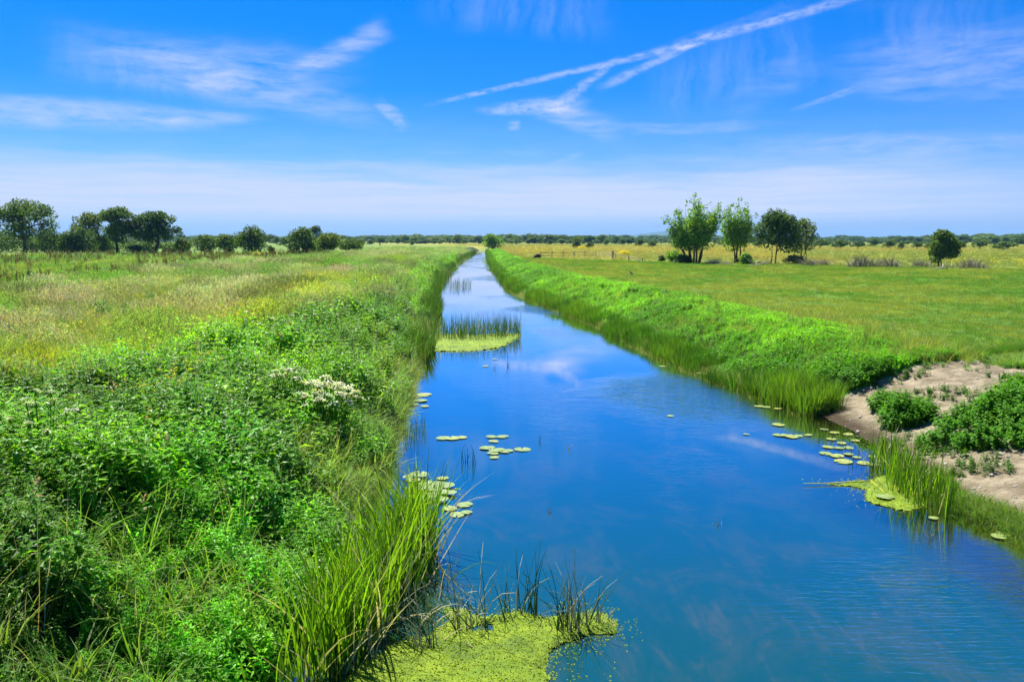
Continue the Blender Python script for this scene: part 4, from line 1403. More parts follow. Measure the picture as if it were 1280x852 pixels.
def far_trees():
    """Bushes and trees of the far fields that can be told apart, then the wood behind."""
    g = np.random.default_rng(420)
    variants = []
    for i, mat in enumerate(('hawthorn_leaf', 'dark_leaf', 'oak_leaf', 'hawthorn_leaf', 'yellow_bush_leaf', 'dark_leaf')):
        q = np.random.default_rng(430 + i)
        cl = dome(1.0, 1.0, 0.03, 11, q, (0.18, 0.3))
        V, F = leaf_cloud(cl, 620, 0.11, q)
        b = MB()
        b.tube([(0, 0, -0.1), (0.02, 0, 0.5)], [0.05, 0.03], 5)
        V2 = np.array(b.v)
        faces = [tuple(f) for f in F] + [tuple(len(V) + k for k in f) for f in b.f]
        variants.append(mesh_np('far_bush', np.vstack([V, V2]), faces, [MATS[mat], MATS['bark']], [0] * len(F) + [1] * len(b.f)))
    rows = [
        # px, base y, width, top y, variant, label
        (662, 304, 13, 291.5, 1, 'blocky dark tree on the skyline right of the willow'),
        (640, 302, 12, 294, 0, 'low rounded tree on the skyline just right of the willow'),
        (695, 303, 11, 293, 1, 'taller dark tree on the skyline above a pair of low bushes'),
        (688, 306, 12, 299, 3, 'low round bush below the taller skyline tree'),
        (675, 304.5, 12, 298, 0, 'low bush between the blocky skyline tree and the taller one'),
        (720, 310, 19, 296, 4, 'biggest olive bush in the field behind the fence'),
        (737, 311, 15, 302, 3, 'dark round bush right of the biggest olive field bush'),
        (735, 305, 9, 294, 1, 'skyline tree above the dark round field bush'),
        (758, 307, 9, 299, 2, 'small bush in the field behind the fence, left of the gorse'),
        (748, 305, 10, 296, 0, 'skyline bush behind the small field bush'),
        (770, 305, 12, 295, 1, 'skyline tree above the yellow gorse'),
        (778, 306, 12, 298, 3, 'low skyline bush right above the yellow gorse'),
        (789, 305, 10, 295.5, 2, 'skyline tree right of the yellow gorse'),
        (800, 308, 14, 298, 3, 'round bush left of the distant blue hill'),
        (815, 309, 17, 301, 0, 'wide low bush left of the big poplar'),
        (568, 304, 14, 296, 1, 'skyline tree left of the vanishing canal'),
        (586, 302, 13, 293.5, 0, 'pale skyline tree behind the willow'),
        (540, 304, 10, 297, 2, 'skyline bush further left of the vanishing canal'),
        (527, 304, 13, 295, 3, 'round skyline bush right of the dark pair'),
        (506, 304.5, 13, 294, 1, 'dark skyline bush, right one of the dark pair'),
        (497, 305, 10, 296, 2, 'dark skyline bush, left one of the dark pair'),
        (475, 307, 14, 296, 1, 'nearest dark round bush behind the left thicket'),
        (463, 305, 12, 297, 3, 'small skyline bush just right of the left thicket'),
        (515, 306, 8, 300, 0, 'tiny low bush below the dark pair'),
        (355, 307, 18, 297, 0, 'low skyline bush left of the wide thicket'),
        (346, 306, 12, 295, 2, 'skyline bush above the tiny cone shaped bush'),
        (1025, 311, 24, 300, 1, 'wide dark bush right of the tree group, in the far hedge'),
        (1050, 311, 26, 300, 2, 'wide dark bush in the far hedge above the grey brushwood'),
        (1072, 311, 20, 302, 1, 'low dark end of the far hedge left of its gap'),
        (1092, 308, 16, 299, 0, 'bush in the gap of the far hedge'),
        (1112, 311, 18, 300, 3, 'round bush right of the far hedge gap'),
        (1126, 312, 12, 303, 0, 'small bush next to the round far hedge bush'),
        (1146, 312, 13, 303, 1, 'dark small bush left of the single round bush'),
        (1160, 312, 12, 304, 2, 'small bush half hidden left of the single round bush'),
        (1200, 311, 20, 303, 0, 'low bush right of the single round bush, in the far hedge'),
        (1224, 312, 22, 301, 1, 'rounded dark bush in the right far hedge'),
        (1254, 313, 30, 303, 2, 'wide low bush at the right end of the far hedge'),
        (1206, 304, 10, 296, 1, 'upright skyline tree above the right far hedge'),
        (1243, 306, 16, 297, 3, 'skyline tree clump near the right picture edge'),
        (1272, 308, 16, 298, 1, 'skyline tree cut by the right picture edge'),
        (905, 309, 26, 299, 1, 'dark bush seen between the two poplars'),
        (948, 309, 20, 300, 2, 'dark bush behind the slender poplar'),
    ]
    for (px, by, w, top, vi, lab) in rows:
        p, k = base(px, by)
        o = link('field_bush' if by > 305.5 else 'skyline_tree', variants[vi], None, p)
        o.scale = (w * k, w * k * 0.8, (by - top) * k)
        o.rotation_euler = (0, 0, float(g.uniform(-0.5, 0.5)))
        tag(o, lab, 'bush' if by > 305.5 else 'tree', 'trees and bushes of the far fields')
    # wood that reads as one mass
    n = 6500
    a = np.radians(g.uniform(-39, 39, n))
    r = g.uniform(520, 2600, n) * (1 + 0.25 * fbm(a * 14, 0 * a, 421))
    # keep the line of sight along the canal open
    x, y = r * np.sin(a), r * np.cos(a)
    k = (fbm(x * 0.004, y * 0.003, 422) + g.normal(0, 0.03, n) > 0.45) & ((x < xl(y) - 6) | (x > xr(y) + 6))
    x, y, r = x[k], y[k], r[k]
    m = len(x)
    hgt = g.uniform(2.2, 5.0, m) * (0.45 + 1.5 * sm(fbm(x * 0.008, y * 0.006, 423), 0.3, 0.75)) * np.interp(r, [500, 2600], [0.8, 1.7])
    s = np.stack([hgt * g.uniform(1.3, 4.5, m), hgt * g.uniform(1.2, 2.5, m), hgt], 1)
    scatter('distant_woodland', 'dark tree belts merging along the horizon', 'woodland', variants, np.stack([x, y, np.full(m, 1.2)], 1), g.uniform(0, 6.28, m), s, g.integers(0, 6, m), np.ones((m, 3)))


def hills():
    def ridge(name, px0, px1, peaks, D, seed):
        n = 60
        vs, fs = [], []
        for i in range(n + 1):
            px = px0 + (px1 - px0) * i / n
            u = (px - W0 / 2) / FPX
            hpx = sum(h * math.exp(-((px - c) / w) ** 2) for c, w, h in peaks) + 0.8 * float(fbm(px * 0.06, 0.0, seed))
            f = min(1, 5 * min(i, n - i) / n)
            hz = max(0.0, hpx * f) * D / FPX
            for (dy, k) in ((-0.09, 0.0), (-0.045, 0.62), (0.0, 1.0), (0.06, 0.5), (0.12, 0.0)):
                vs.append((u * D * (1 + dy), D * (1 + dy), 1.0 + hz * k * (0.9 + 0.2 * float(fbm(px * 0.2, dy * 60, seed + 1)))))
        for i in range(n):
            for j in range(4):
                a = i * 5 + j
                fs.append((a, a + 5, a + 6, a + 1))
        o = link(name, mesh_np(name, vs, fs, [MATS['hill']], smooth=True))
        tag(o, kind='structure')
    ridge('hill', 742, 905, [(826, 26, 8.5), (790, 22, 4.0), (862, 30, 5)], 6600, 450)
    ridge('ridge', 1120, 1420, [(1200, 50, 3.0), (1270, 50, 4.5), (1350, 60, 5.5)], 5600, 451)
    ridge('ridge', 200, 420, [(250, 40, 3.0), (330, 50, 2.5)], 5600, 452)


# ------------------------------------------------------------------ fence, gate, bird, post
def fence():
    P = [base(px, py, 1.25)[0] for px, py in ((676, 322.5), (690, 321.6), (704, 321.2), (718, 321), (731, 321), (745, 321.4))]
    e = empty('field_fence', P[0])
    tag(e, 'weathered wooden post and rail fence across the right meadow', 'fence')
    o0 = P[0]
    for i, p in enumerate(P):
        b = MB()
        b.tube([p - o0 - (0, 0, 0.2), p - o0 + (0, 0, 1.25)], [0.09, 0.08], 6)
        link('post', b.mesh('post', [MATS['wood_grey']]), e)
        if i:
            for h in (0.45, 0.95):
                a, c = P[i - 1] - o0 + (0, 0, h), p - o0 + (0, 0, h + RNG.normal(0, 0.05))
                b = MB()
                b.tube([a, (a + c) / 2 + (0, 0, -0.04), c], [0.055, 0.05, 0.055], 5)
                link('rail', b.mesh('rail', [MATS['wood_grey']]), e)
    # gate
    a, c = base(749, 321.5, 1.25)[0], base(764, 322.5, 1.25)[0]
    e = empty('field_gate', a)
    tag(e, 'pale metal field gate at the end of the wooden fence', 'gate')
    d = c - a
    for i in range(5):
        b = MB()
        h = 0.25 + 0.2 * i
        b.tube([(0, 0, h), d + (0, 0, h)], [0.03, 0.03], 5)
        link('bar', b.mesh('bar', [MATS['deadwood_pale']]), e)
    for f in (0.0, 0.5, 1.0):
        b = MB()
        b.tube([d * f + (0, 0, 0.15), d * f + (0, 0, 1.15)], [0.035, 0.035], 5)
        link('upright', b.mesh('upright', [MATS['deadwood_pale']]), e)
    p = base(766, 323.2, 1.25)[0]
    b = MB()
    b.tube([(0, 0, -0.2), (0, 0, 1.2), (0.01, 0, 1.45)], [0.17, 0.16, 0.12], 8)
    o = link('gate_post', b.mesh('gate_post', [MATS['wood_grey']]), None, p)
    tag(o, 'stout grey gate post right of the pale field gate', 'post')
    # sagging rails toward the hedge
    P = [base(px, py, 1.25)[0] for px, py in ((769, 323.6), (786, 325.6), (803, 327.4))]
    e = empty('field_fence', P[0])
    tag(e, 'broken low rail fence running from the gate post to the hedge', 'fence')
    o0 = P[0]
    for i, p in enumerate(P):
        b = MB()
        b.tube([p - o0 - (0, 0, 0.2), p - o0 + (0, 0, (1.1, 0.9, 0.6)[i])], [0.08, 0.07], 6)
        link('post', b.mesh('post', [MATS['wood_dark' if i == 1 else 'wood_grey']]), e)
        if i:
            b = MB()
            b.tube([P[i - 1] - o0 + (0, 0, (1.0, 0.75)[i - 1]), p - o0 + (0, 0, (0.55, 0.2)[i - 1])], [0.06, 0.05], 5)
            link('rail', b.mesh('rail', [MATS['wood_grey']]), e)
    # dark root stump at the left end
    p, k = base(671, 323.5)
    b = MB()
    g = np.random.default_rng(8)
    b.tube([(-0.5, 0, 0.1), (0, 0, 0.5), (0.35, 0, 0.62), (0.6, 0.1, 0.2)], [0.25, 0.42, 0.36, 0.2], 8)
    for i in range(6):
        a = g.uniform(0, 3.1)
        b.tube([(0, 0, 0.4), (math.cos(a) * 0.6, g.normal(0, 0.2), 0.4 + math.sin(a) * 0.6)], [0.09, 0.03], 5)
    o = link('tree_stump', b.mesh('tree_stump', [MATS['wood_dark']], True), None, p)
    tag(o, 'dark uprooted stump lying at the left end of the fence', 'stump')


def crow():
    p, k = base(789, 343)
    e = empty('crow', p, 2.4)
    tag(e, 'small black crow standing in the right meadow', 'bird')
    b = MB()
    b.tube([(-0.24, 0, 0.12), (-0.14, 0, 0.17), (-0.05, 0, 0.21), (0.05, 0, 0.25), (0.11, 0, 0.31), (0.14, 0, 0.36), (0.17, 0, 0.375), (0.205, 0, 0.365), (0.25, 0, 0.35)],
           [0.02, 0.05, 0.085, 0.085, 0.06, 0.05, 0.048, 0.02, 0.004], 10)
    link('body', b.mesh('body', [MATS['feather_black']], True), e)
    for s in (-1, 1):
        b = MB()
        b.tube([(0.0, s * 0.035, 0.17), (0.01, s * 0.035, 0.08), (0.0, s * 0.035, 0.0), (0.05, s * 0.04, -0.005)], [0.018, 0.009, 0.008, 0.006], 5)
        link('leg', b.mesh('leg', [MATS['feather_black']]), e)
        b = MB()
        b.add([(0.06, s * 0.09, 0.25), (-0.02, s * 0.1, 0.24), (-0.12, s * 0.07, 0.19), (-0.26, s * 0.02, 0.13), (-0.1, s * 0.085, 0.15), (0.03, s * 0.088, 0.18)], [(0, 1, 2, 3, 4, 5)])
        link('wing', b.mesh('wing', [MATS['feather_black']]), e)


trees()
brush_heaps()
far_trees()
hills()
fence()
crow()


# ------------------------------------------------------------------ waterside things
def inside(poly, x, y):
    poly = np.asarray(poly)[:, :2]
    r = np.zeros(np.shape(x), bool)
    j = len(poly) - 1
    for i in range(len(poly)):
        a, b = poly[i], poly[j]
        c = ((a[1] > y) != (b[1] > y)) & (x < (b[0] - a[0]) * (y - a[1]) / (b[1] - a[1] + 1e-12) + a[0])
        r ^= c
        j = i
    return r


def poly_dist(poly, x, y):
    poly = np.asarray(poly)[:, :2]
    best = np.full(np.shape(x), 1e9)
    for i in range(len(poly)):
        a, b = poly[i - 1], poly[i]
        d = b - a
        t = np.clip(((x - a[0]) * d[0] + (y - a[1]) * d[1]) / (d @ d + 1e-12), 0, 1)
        best = np.minimum(best, np.hypot(x - a[0] - t * d[0], y - a[1] - t * d[1]))
    return np.where(inside(poly, x, y), best, -best)


def algae_material():
    m, N, out = new_mat('algae')
    pos = N.n('ShaderNodeNewGeometry').outputs['Position']
    a = N.noise(pos, 2.4, 6.0, 0.65)
    b = N.noise(pos, 26.0, 5.0, 0.7)
    c = N.mix(N.rng(a, 0.3, 0.7), (0.11, 0.19, 0.008), (0.21, 0.29, 0.010))
    c = N.mix(N.rng(N.noise(pos, 1.1, 5.0, 0.65), 0.48, 0.66), c, (0.075, 0.135, 0.012))
    c = N.mix(N.rng(b, 0.30, 0.46), (0.06, 0.10, 0.012), c)
    c = N.mix(N.rng(N.noise(pos, 60.0, 3.0, 0.6), 0.64, 0.78), c, (0.36, 0.38, 0.12))
    pb = N.n('ShaderNodeBsdfPrincipled')
    N.link(c, pb.inputs['Base Color'])
    pb.inputs['Roughness'].default_value = 0.7
    pb.inputs['Specular IOR Level'].default_value = 0.25
    bm = N.n('ShaderNodeBump')
    bm.inputs['Strength'].default_value = 0.9
    bm.inputs['Distance'].default_value = 0.03
    N.link(N.noise(pos, 34.0, 6.0, 0.75), bm.inputs['Height'])
    N.link(bm.outputs[0], pb.inputs['Normal'])
    N.link(pb.outputs[0], out.inputs[0])
    return m


algae_material()
leaf_mat('duckweed', (0.175, 0.27, 0.008), 0.35, 0.35)


def algae_mat(px_poly, cell, label, seed, amp=0.05, rag=0.18, leaves=1500, holes=0.0, leaf=0.03):
    g = np.random.default_rng(seed)
    W = np.array([G(a, b) for a, b in px_poly])
    o0 = np.array([W[:, 0].mean(), W[:, 1].mean(), 0])
    x0, y0 = W[:, 0].min() - 0.3, W[:, 1].min() - 0.3
    nx, ny = int((W[:, 0].max() - x0 + 0.3) / cell) + 1, int((W[:, 1].max() - y0 + 0.3) / cell) + 1
    X, Y = np.meshgrid(x0 + np.arange(nx) * cell, y0 + np.arange(ny) * cell)
    X = X + g.normal(0, cell * 0.15, X.shape)
    Y = Y + g.normal(0, cell * 0.15, Y.shape)
    D = poly_dist(W, X, Y) + rag * 2 * (fbm(X * 3.2, Y * 3.2, seed, 5) - 0.5)
    if holes:
        D = np.minimum(D, (0.80 - fbm(X * 2.2, Y * 2.2, seed + 5, 4)) * holes)
    Z = 0.008 + sm(D, 0.0, 0.12) * (0.012 + amp * fbm(X * 4, Y * 4, seed + 9, 4)) - 0.03 * sm(-D, 0, 0.04)
    idx = np.arange(X.size).reshape(X.shape)
    F = np.stack([idx[:-1, :-1], idx[:-1, 1:], idx[1:, 1:], idx[1:, :-1]], -1).reshape(-1, 4)
    ok = (D > -0.015).ravel()
    F = F[ok[F].all(1)]
    used = np.unique(F)
    remap = np.full(X.size, -1)
    remap[used] = np.arange(len(used))
    V = np.stack([X.ravel() - o0[0], Y.ravel() - o0[1], Z.ravel()], 1)[used]
    e = empty('algae_mat', o0)
    tag(e, label, 'algae')
    link('surface', mesh_np('surface', V, remap[F], [MATS['algae']], smooth=True), e)
    if leaves:
        c = V[g.integers(0, len(V), leaves)] + np.stack([g.normal(0, cell * 0.4, leaves), g.normal(0, cell * 0.4, leaves), np.abs(g.normal(0.006, 0.012, leaves))], 1)
        nr = g.normal(0, 0.45, (leaves, 3)) + (0, 0, 1)
        nr /= np.linalg.norm(nr, axis=1)[:, None]
        a = np.cross(nr, g.normal(0, 1, (leaves, 3)))
        a /= np.linalg.norm(a, axis=1)[:, None]
        b = np.cross(nr, a)
        L = leaf * g.uniform(0.5, 1.4, leaves)[:, None]
        VV = np.stack([c - a * L, c + b * L * 0.7, c + a * L, c - b * L * 0.7], 1).reshape(-1, 3)
        m = leaves // 6
        fx, fy = g.uniform(X.min(), X.max(), m * 14), g.uniform(Y.min(), Y.max(), m * 14)
        fd = -poly_dist(W, fx, fy)
        kk = (fd > -0.08) & (g.random(len(fx)) < np.exp(-np.clip(fd, 0, 9) / 0.13) * (fbm(fx * 3, fy * 3, seed + 3) > 0.45))
        fx, fy = fx[kk][:m], fy[kk][:m]
        m = len(fx)
        if m:
            L2 = leaf * g.uniform(0.6, 1.5, m)[:, None]
            t2 = g.uniform(0, 6.28, m)
            a2 = np.stack([np.cos(t2), np.sin(t2), 0 * t2], 1)
            b2 = np.stack([-np.sin(t2), np.cos(t2), 0 * t2], 1)
            c2 = np.stack([fx - o0[0], fy - o0[1], np.full(m, 0.007)], 1)
            V2 = np.stack([c2 - a2 * L2, c2 + b2 * L2 * 0.7, c2 + a2 * L2, c2 - b2 * L2 * 0.7], 1).reshape(-1, 3)
            o = link('loose_duckweed', mesh_np('loose_duckweed', V2, np.arange(4 * m).reshape(-1, 4), [MATS['duckweed']]), e)
            o['kind'] = 'stuff'
        o = link('duckweed', mesh_np('duckweed', VV, np.arange(4 * leaves).reshape(-1, 4), [MATS['duckweed']]), e)
        o['kind'] = 'stuff'
    return e


def algae():
    algae_mat([(400, 900), (425, 852), (445, 828), (500, 800), (535, 791), (556, 779), (553, 761), (575, 762), (610, 770), (650, 764), (700, 768), (752, 764),
               (770, 778), (764, 792), (735, 798), (712, 806), (690, 816), (680, 832), (690, 846), (676, 870), (640, 900)], 0.035,
              'large bright green algae mat in the front, beside the tall reeds', 501, 0.07, 0.16, 9000, 0.9, 0.010)
    algae_mat([(524, 421), (545, 417.5), (590, 419), (640, 416.5), (652, 418), (645, 423), (634, 430), (622, 435), (590, 439), (550, 439.5), (530, 436)], 0.07,
              'yellow green algae island at the foot of the mid-canal rushes', 502, 0.05, 0.2, 3000, 0, 0.022)
    algae_mat([(1030, 605), (1060, 603), (1085, 600), (1100, 595), (1125, 594), (1150, 605), (1178, 618), (1205, 629), (1175, 630), (1150, 635), (1130, 638), (1096, 631), (1078, 620), (1085, 612), (1060, 608)], 0.04,
              'flat yellow green algae raft by the right bank reeds', 503, 0.02, 0.12, 1800, 0.7, 0.014)
    algae_mat([(505, 612), (528, 600), (545, 606), (556, 615), (548, 626), (530, 634), (512, 640)], 0.04,
              'green algae film under the lily pads beside the front reeds', 504, 0.015, 0.12, 700, 0.6, 0.028)


def pad_mesh(seed):
    g = np.random.default_rng(seed)
    vs = [(0.06, 0, 0.0)]
    n = 22
    ph = g.uniform(0, 6.28)
    for ring, r in ((1, 0.55), (2, 0.93), (3, 1.0)):
        for i in range(n):
            a = 0.16 + (2 * math.pi - 0.32) * i / (n - 1)
            rr = r * (1 + 0.05 * math.sin(2 * a + ph) + 0.02 * math.sin(5 * a + ph))
            vs.append((math.cos(a) * rr * 0.92, math.sin(a) * rr, 0.012 * (ring == 3) + 0.008 * math.sin(3 * a + ph) * r))
    fs = []
    for i in range(n - 1):
        fs.append((0, 1 + i, 2 + i))
        for ring in range(2):
            a, b = 1 + ring * n, 1 + (ring + 1) * n
            fs.append((a + i, b + i, b + i + 1, a + i + 1))
    return vs, fs


def lily_pads():
    shapes = []
    for i in range(6):
        vs, fs = pad_mesh(520 + i)
        shapes.append(mesh_np('lily_pad', vs, fs, [MATS['lily' if i % 3 else 'lily_bright']], smooth=True))
    groups = {
        'round pale green lily pad in the cluster beside the tall front reeds': [(524, 595, 24), (511, 598, 16), (517, 602, 18), (535, 607, 22), (548, 608, 24), (559, 609, 20), (541, 613, 24), (530, 612, 22), (552, 617, 20), (563, 618, 18), (538, 622, 22), (528, 626, 20), (550, 626, 22)],
        'lily pad drifting just off the cluster by the front reeds': [(581, 631, 21), (562, 636, 19), (571, 644, 18), (583, 641, 15), (553, 598, 16), (536, 651, 11)],
        'lily pad in the narrow floating row at mid-water': [(554, 548, 18), (565, 548, 20), (577, 547, 14)],
        'lily pad in the loose group in the middle of the canal': [(614, 546, 15), (628, 546, 16), (617, 552, 13), (609, 560, 20), (621, 563, 22), (632, 564, 20), (616, 567, 15), (653, 562, 20), (618, 572, 13)],
        'lily pad against the straw coloured left margin': [(529, 494, 20), (519, 496, 18), (524, 501, 20), (533, 493, 14), (531, 508, 12), (516, 506, 15)],
        'lily pad among the thin rushes off the bare earth slope': [(1030, 537, 13), (1043, 541, 14), (1060, 543, 14), (1039, 549, 14), (1052, 554, 14), (1035, 559, 16), (1048, 560, 15), (1061, 560, 14), (1032, 567, 18), (1046, 570, 20), (1061, 568, 16), (1054, 577, 25), (1079, 579, 18), (1091, 581, 17), (1102, 577, 15), (1091, 571, 14), (1071, 572, 12), (1069, 551, 12)],
        'lily pad in the floating line left of the thin rushes': [(973, 531, 19), (975, 544, 20), (989, 546, 20), (1010, 544, 12), (998, 545, 13)],
        'lily pad under the reeds at the corner of the right bank': [(949, 508, 14), (957, 509, 13), (972, 511, 11)],
        'small lily pad floating along the right bank reeds': [(877, 467, 13), (866, 464, 10), (831, 436, 12), (823, 434, 9), (828, 458, 9), (801, 430, 10), (812, 433, 8)],
        'lily pad of the pair near the right picture edge': [(1249, 671, 20), (1256, 667, 19)],
        'single lily pad below the algae raft': [(1167, 648, 13)],
        'broad lily pad lying on the algae raft': [(1141, 606, 28)],
        'broad grey green lily pad on the front of the algae raft': [(1106, 624, 24)],
        'tiny pad with a yellow edge alone in open water': [(838, 520, 9)],
        'tiny pad alone in open water right of the first': [(933, 543, 9)],
        'tiny pad just off the algae island': [(607, 458, 9)],
        'small pale pad between the algae island and open water': [(619, 449, 7)],
    }
    g = np.random.default_rng(530)
    nth = 'leftmost first second third fourth fifth sixth seventh eighth ninth tenth eleventh twelfth thirteenth fourteenth fifteenth sixteenth seventeenth'.split()
    for lab, pads in groups.items():
        for i, (px, py, w) in enumerate(sorted(pads)):
            p = G(px, py)
            k = math.hypot(p[0], p[1], CAMH) / FPX
            onraft = 'raft' in lab and 'below' not in lab
            p[2] = (0.055 if onraft else 0.014) + g.uniform(0, 0.006)
            if 'front reeds' in lab and 'off' not in lab:
                p[2] += 0.03
            o = link('lily_pad', shapes[int(g.integers(0, 6))], None, p)
            s = w * k / 2 * (0.84 if px > 900 else 1.0)
            o.scale = (s, s, s * g.uniform(0.6, 2.0) if s > 0.1 else s)
            o.rotation_euler = (float(g.normal(0, 0.025)), float(g.normal(0, 0.025)), float(g.uniform(0, 6.28)))
            own = lab
            if len(pads) > 1:
                own += ', leftmost' if i == 0 else ', rightmost' if i == len(pads) - 1 else ', %s from left' % nth[i + 1]
            tag(o, own, 'lily pad', lab.replace('lily pad', 'lily pads') if len(pads) > 1 else None)


def blade_shape(seed, h, w, lean, bend, segs=6, mat='reed_green', round_=False):
    g = np.random.default_rng(seed)
    b = MB()
    if round_:
        a = g.uniform(0, 6.28)
        pts, c, st = [], np.zeros(3), h / 5
        for i in range(6):
            pts.append(c.copy())
            t = lean + bend * (i / 5) ** 2
            c = c + np.array([math.sin(t), 0, math.cos(t)]) * st
        b.tube(pts, [w * 0.5 * (1 - 0.16 * i) for i in range(6)], 4, 0, False)
    else:
        b.blade((0, 0, -0.05), 0, h, w, lean, bend, segs, 0, g.uniform(-1.4, 1.4))
    return b.mesh('blade', [MATS[mat]])


def reed_stand(px_poly, z, label, n_parts, n_mass, h, w, seed, mats=('reed_green', 'reed_green', 'reed_dark'), bend=0.45, group=None, name='reed_stand', part='reed_blade'):
    g = np.random.default_rng(seed)
    W = np.array([G(a, b, z) for a, b in px_poly])
    o0 = np.array([W[:, 0].mean(), W[:, 1].mean(), 0.0])
    e = empty(name, o0)
    tag(e, label, 'reeds', group)
    shapes = [blade_shape(seed + i, h * g.uniform(0.72, 1.08), w * g.uniform(0.8, 1.25), abs(g.normal(0, 0.08)), abs(g.normal(bend, bend * 0.6)), 6, mats[i % len(mats)]) for i in range(14)]

    def spots(n):
        out = np.zeros((0, 2))
        while len(out) < n:
            q = np.stack([g.uniform(W[:, 0].min(), W[:, 0].max(), n * 4), g.uniform(W[:, 1].min(), W[:, 1].max(), n * 4)], 1)
            q = q[inside(W, q[:, 0], q[:, 1])]
            q = q[g.random(len(q)) < 0.25 + 0.75 * sm(fbm(q[:, 0] * 3, q[:, 1] * 3, seed), 0.35, 0.6)]
            out = np.vstack([out, q])
        return out[:n]
    q = spots(n_parts)
    q = q[np.argsort(q[:, 1])]
    zz = np.maximum(height(q[:, 0], q[:, 1]), -0.05)
    for i in range(n_parts):
        o = link(part, shapes[int(g.integers(0, 14))], e, (q[i, 0] - o0[0], q[i, 1] - o0[1], zz[i]))
        s = g.uniform(0.72, 1.1)
        o.scale = (s, s, s)
        o.rotation_euler = (float(g.normal(0, 0.07)), float(g.normal(0, 0.07)), float(g.uniform(0, 6.28)))
    b = MB()
    q = spots(n_mass)
    zz = np.maximum(height(q[:, 0], q[:, 1]), -0.05)
    for i in range(n_mass):
        mi = int(g.integers(0, len(mats)))
        dry = g.random() < 0.14
        b.blade((q[i, 0] - o0[0], q[i, 1] - o0[1], zz[i] - 0.05), g.uniform(0, 6.28), h * g.uniform(0.5, 1.08), w * g.uniform(0.7, 1.25), abs(g.normal(0, 0.11)) + (0.4 if dry else 0), abs(g.normal(bend, bend * 0.6)), 5, len(mats) if dry else mi, g.uniform(-1.4, 1.4))
    o = link('reed_mass', b.mesh('reed_mass', [MATS[m] for m in mats] + [MATS['dry_stalk']]), e)
    o['kind'] = 'stuff'
    return e


def rush_clump(px, py, label, n, h, spread, lean, seed, mats=('rush_blue', 'rush_blue', 'dry_stalk'), w=0.017, name='rush_clump', z=0.0, flat=0.0):
    g = np.random.default_rng(seed)
    p = G(px, py, z)
    e = empty(name, p)
    tag(e, label, 'rushes', 'rush clumps standing in the water')
    for i in range(n):
        me = blade_shape(seed * 31 + i, h * g.uniform(0.5, 1.1), w * g.uniform(0.7, 1.3), abs(g.normal(0, lean)) + flat * g.random(), abs(g.normal(0, 0.5)) if g.random() < 0.6 else 1.4, 5, mats[int(g.integers(0, len(mats)))], True)
        a, rr = g.uniform(0, 6.28), spread * math.sqrt(g.random())
        o = link('stem', me, e, (math.cos(a) * rr, math.sin(a) * rr * 0.7, -0.06))
        o.rotation_euler = (0, 0, float(g.uniform(0, 6.28)))
    return e


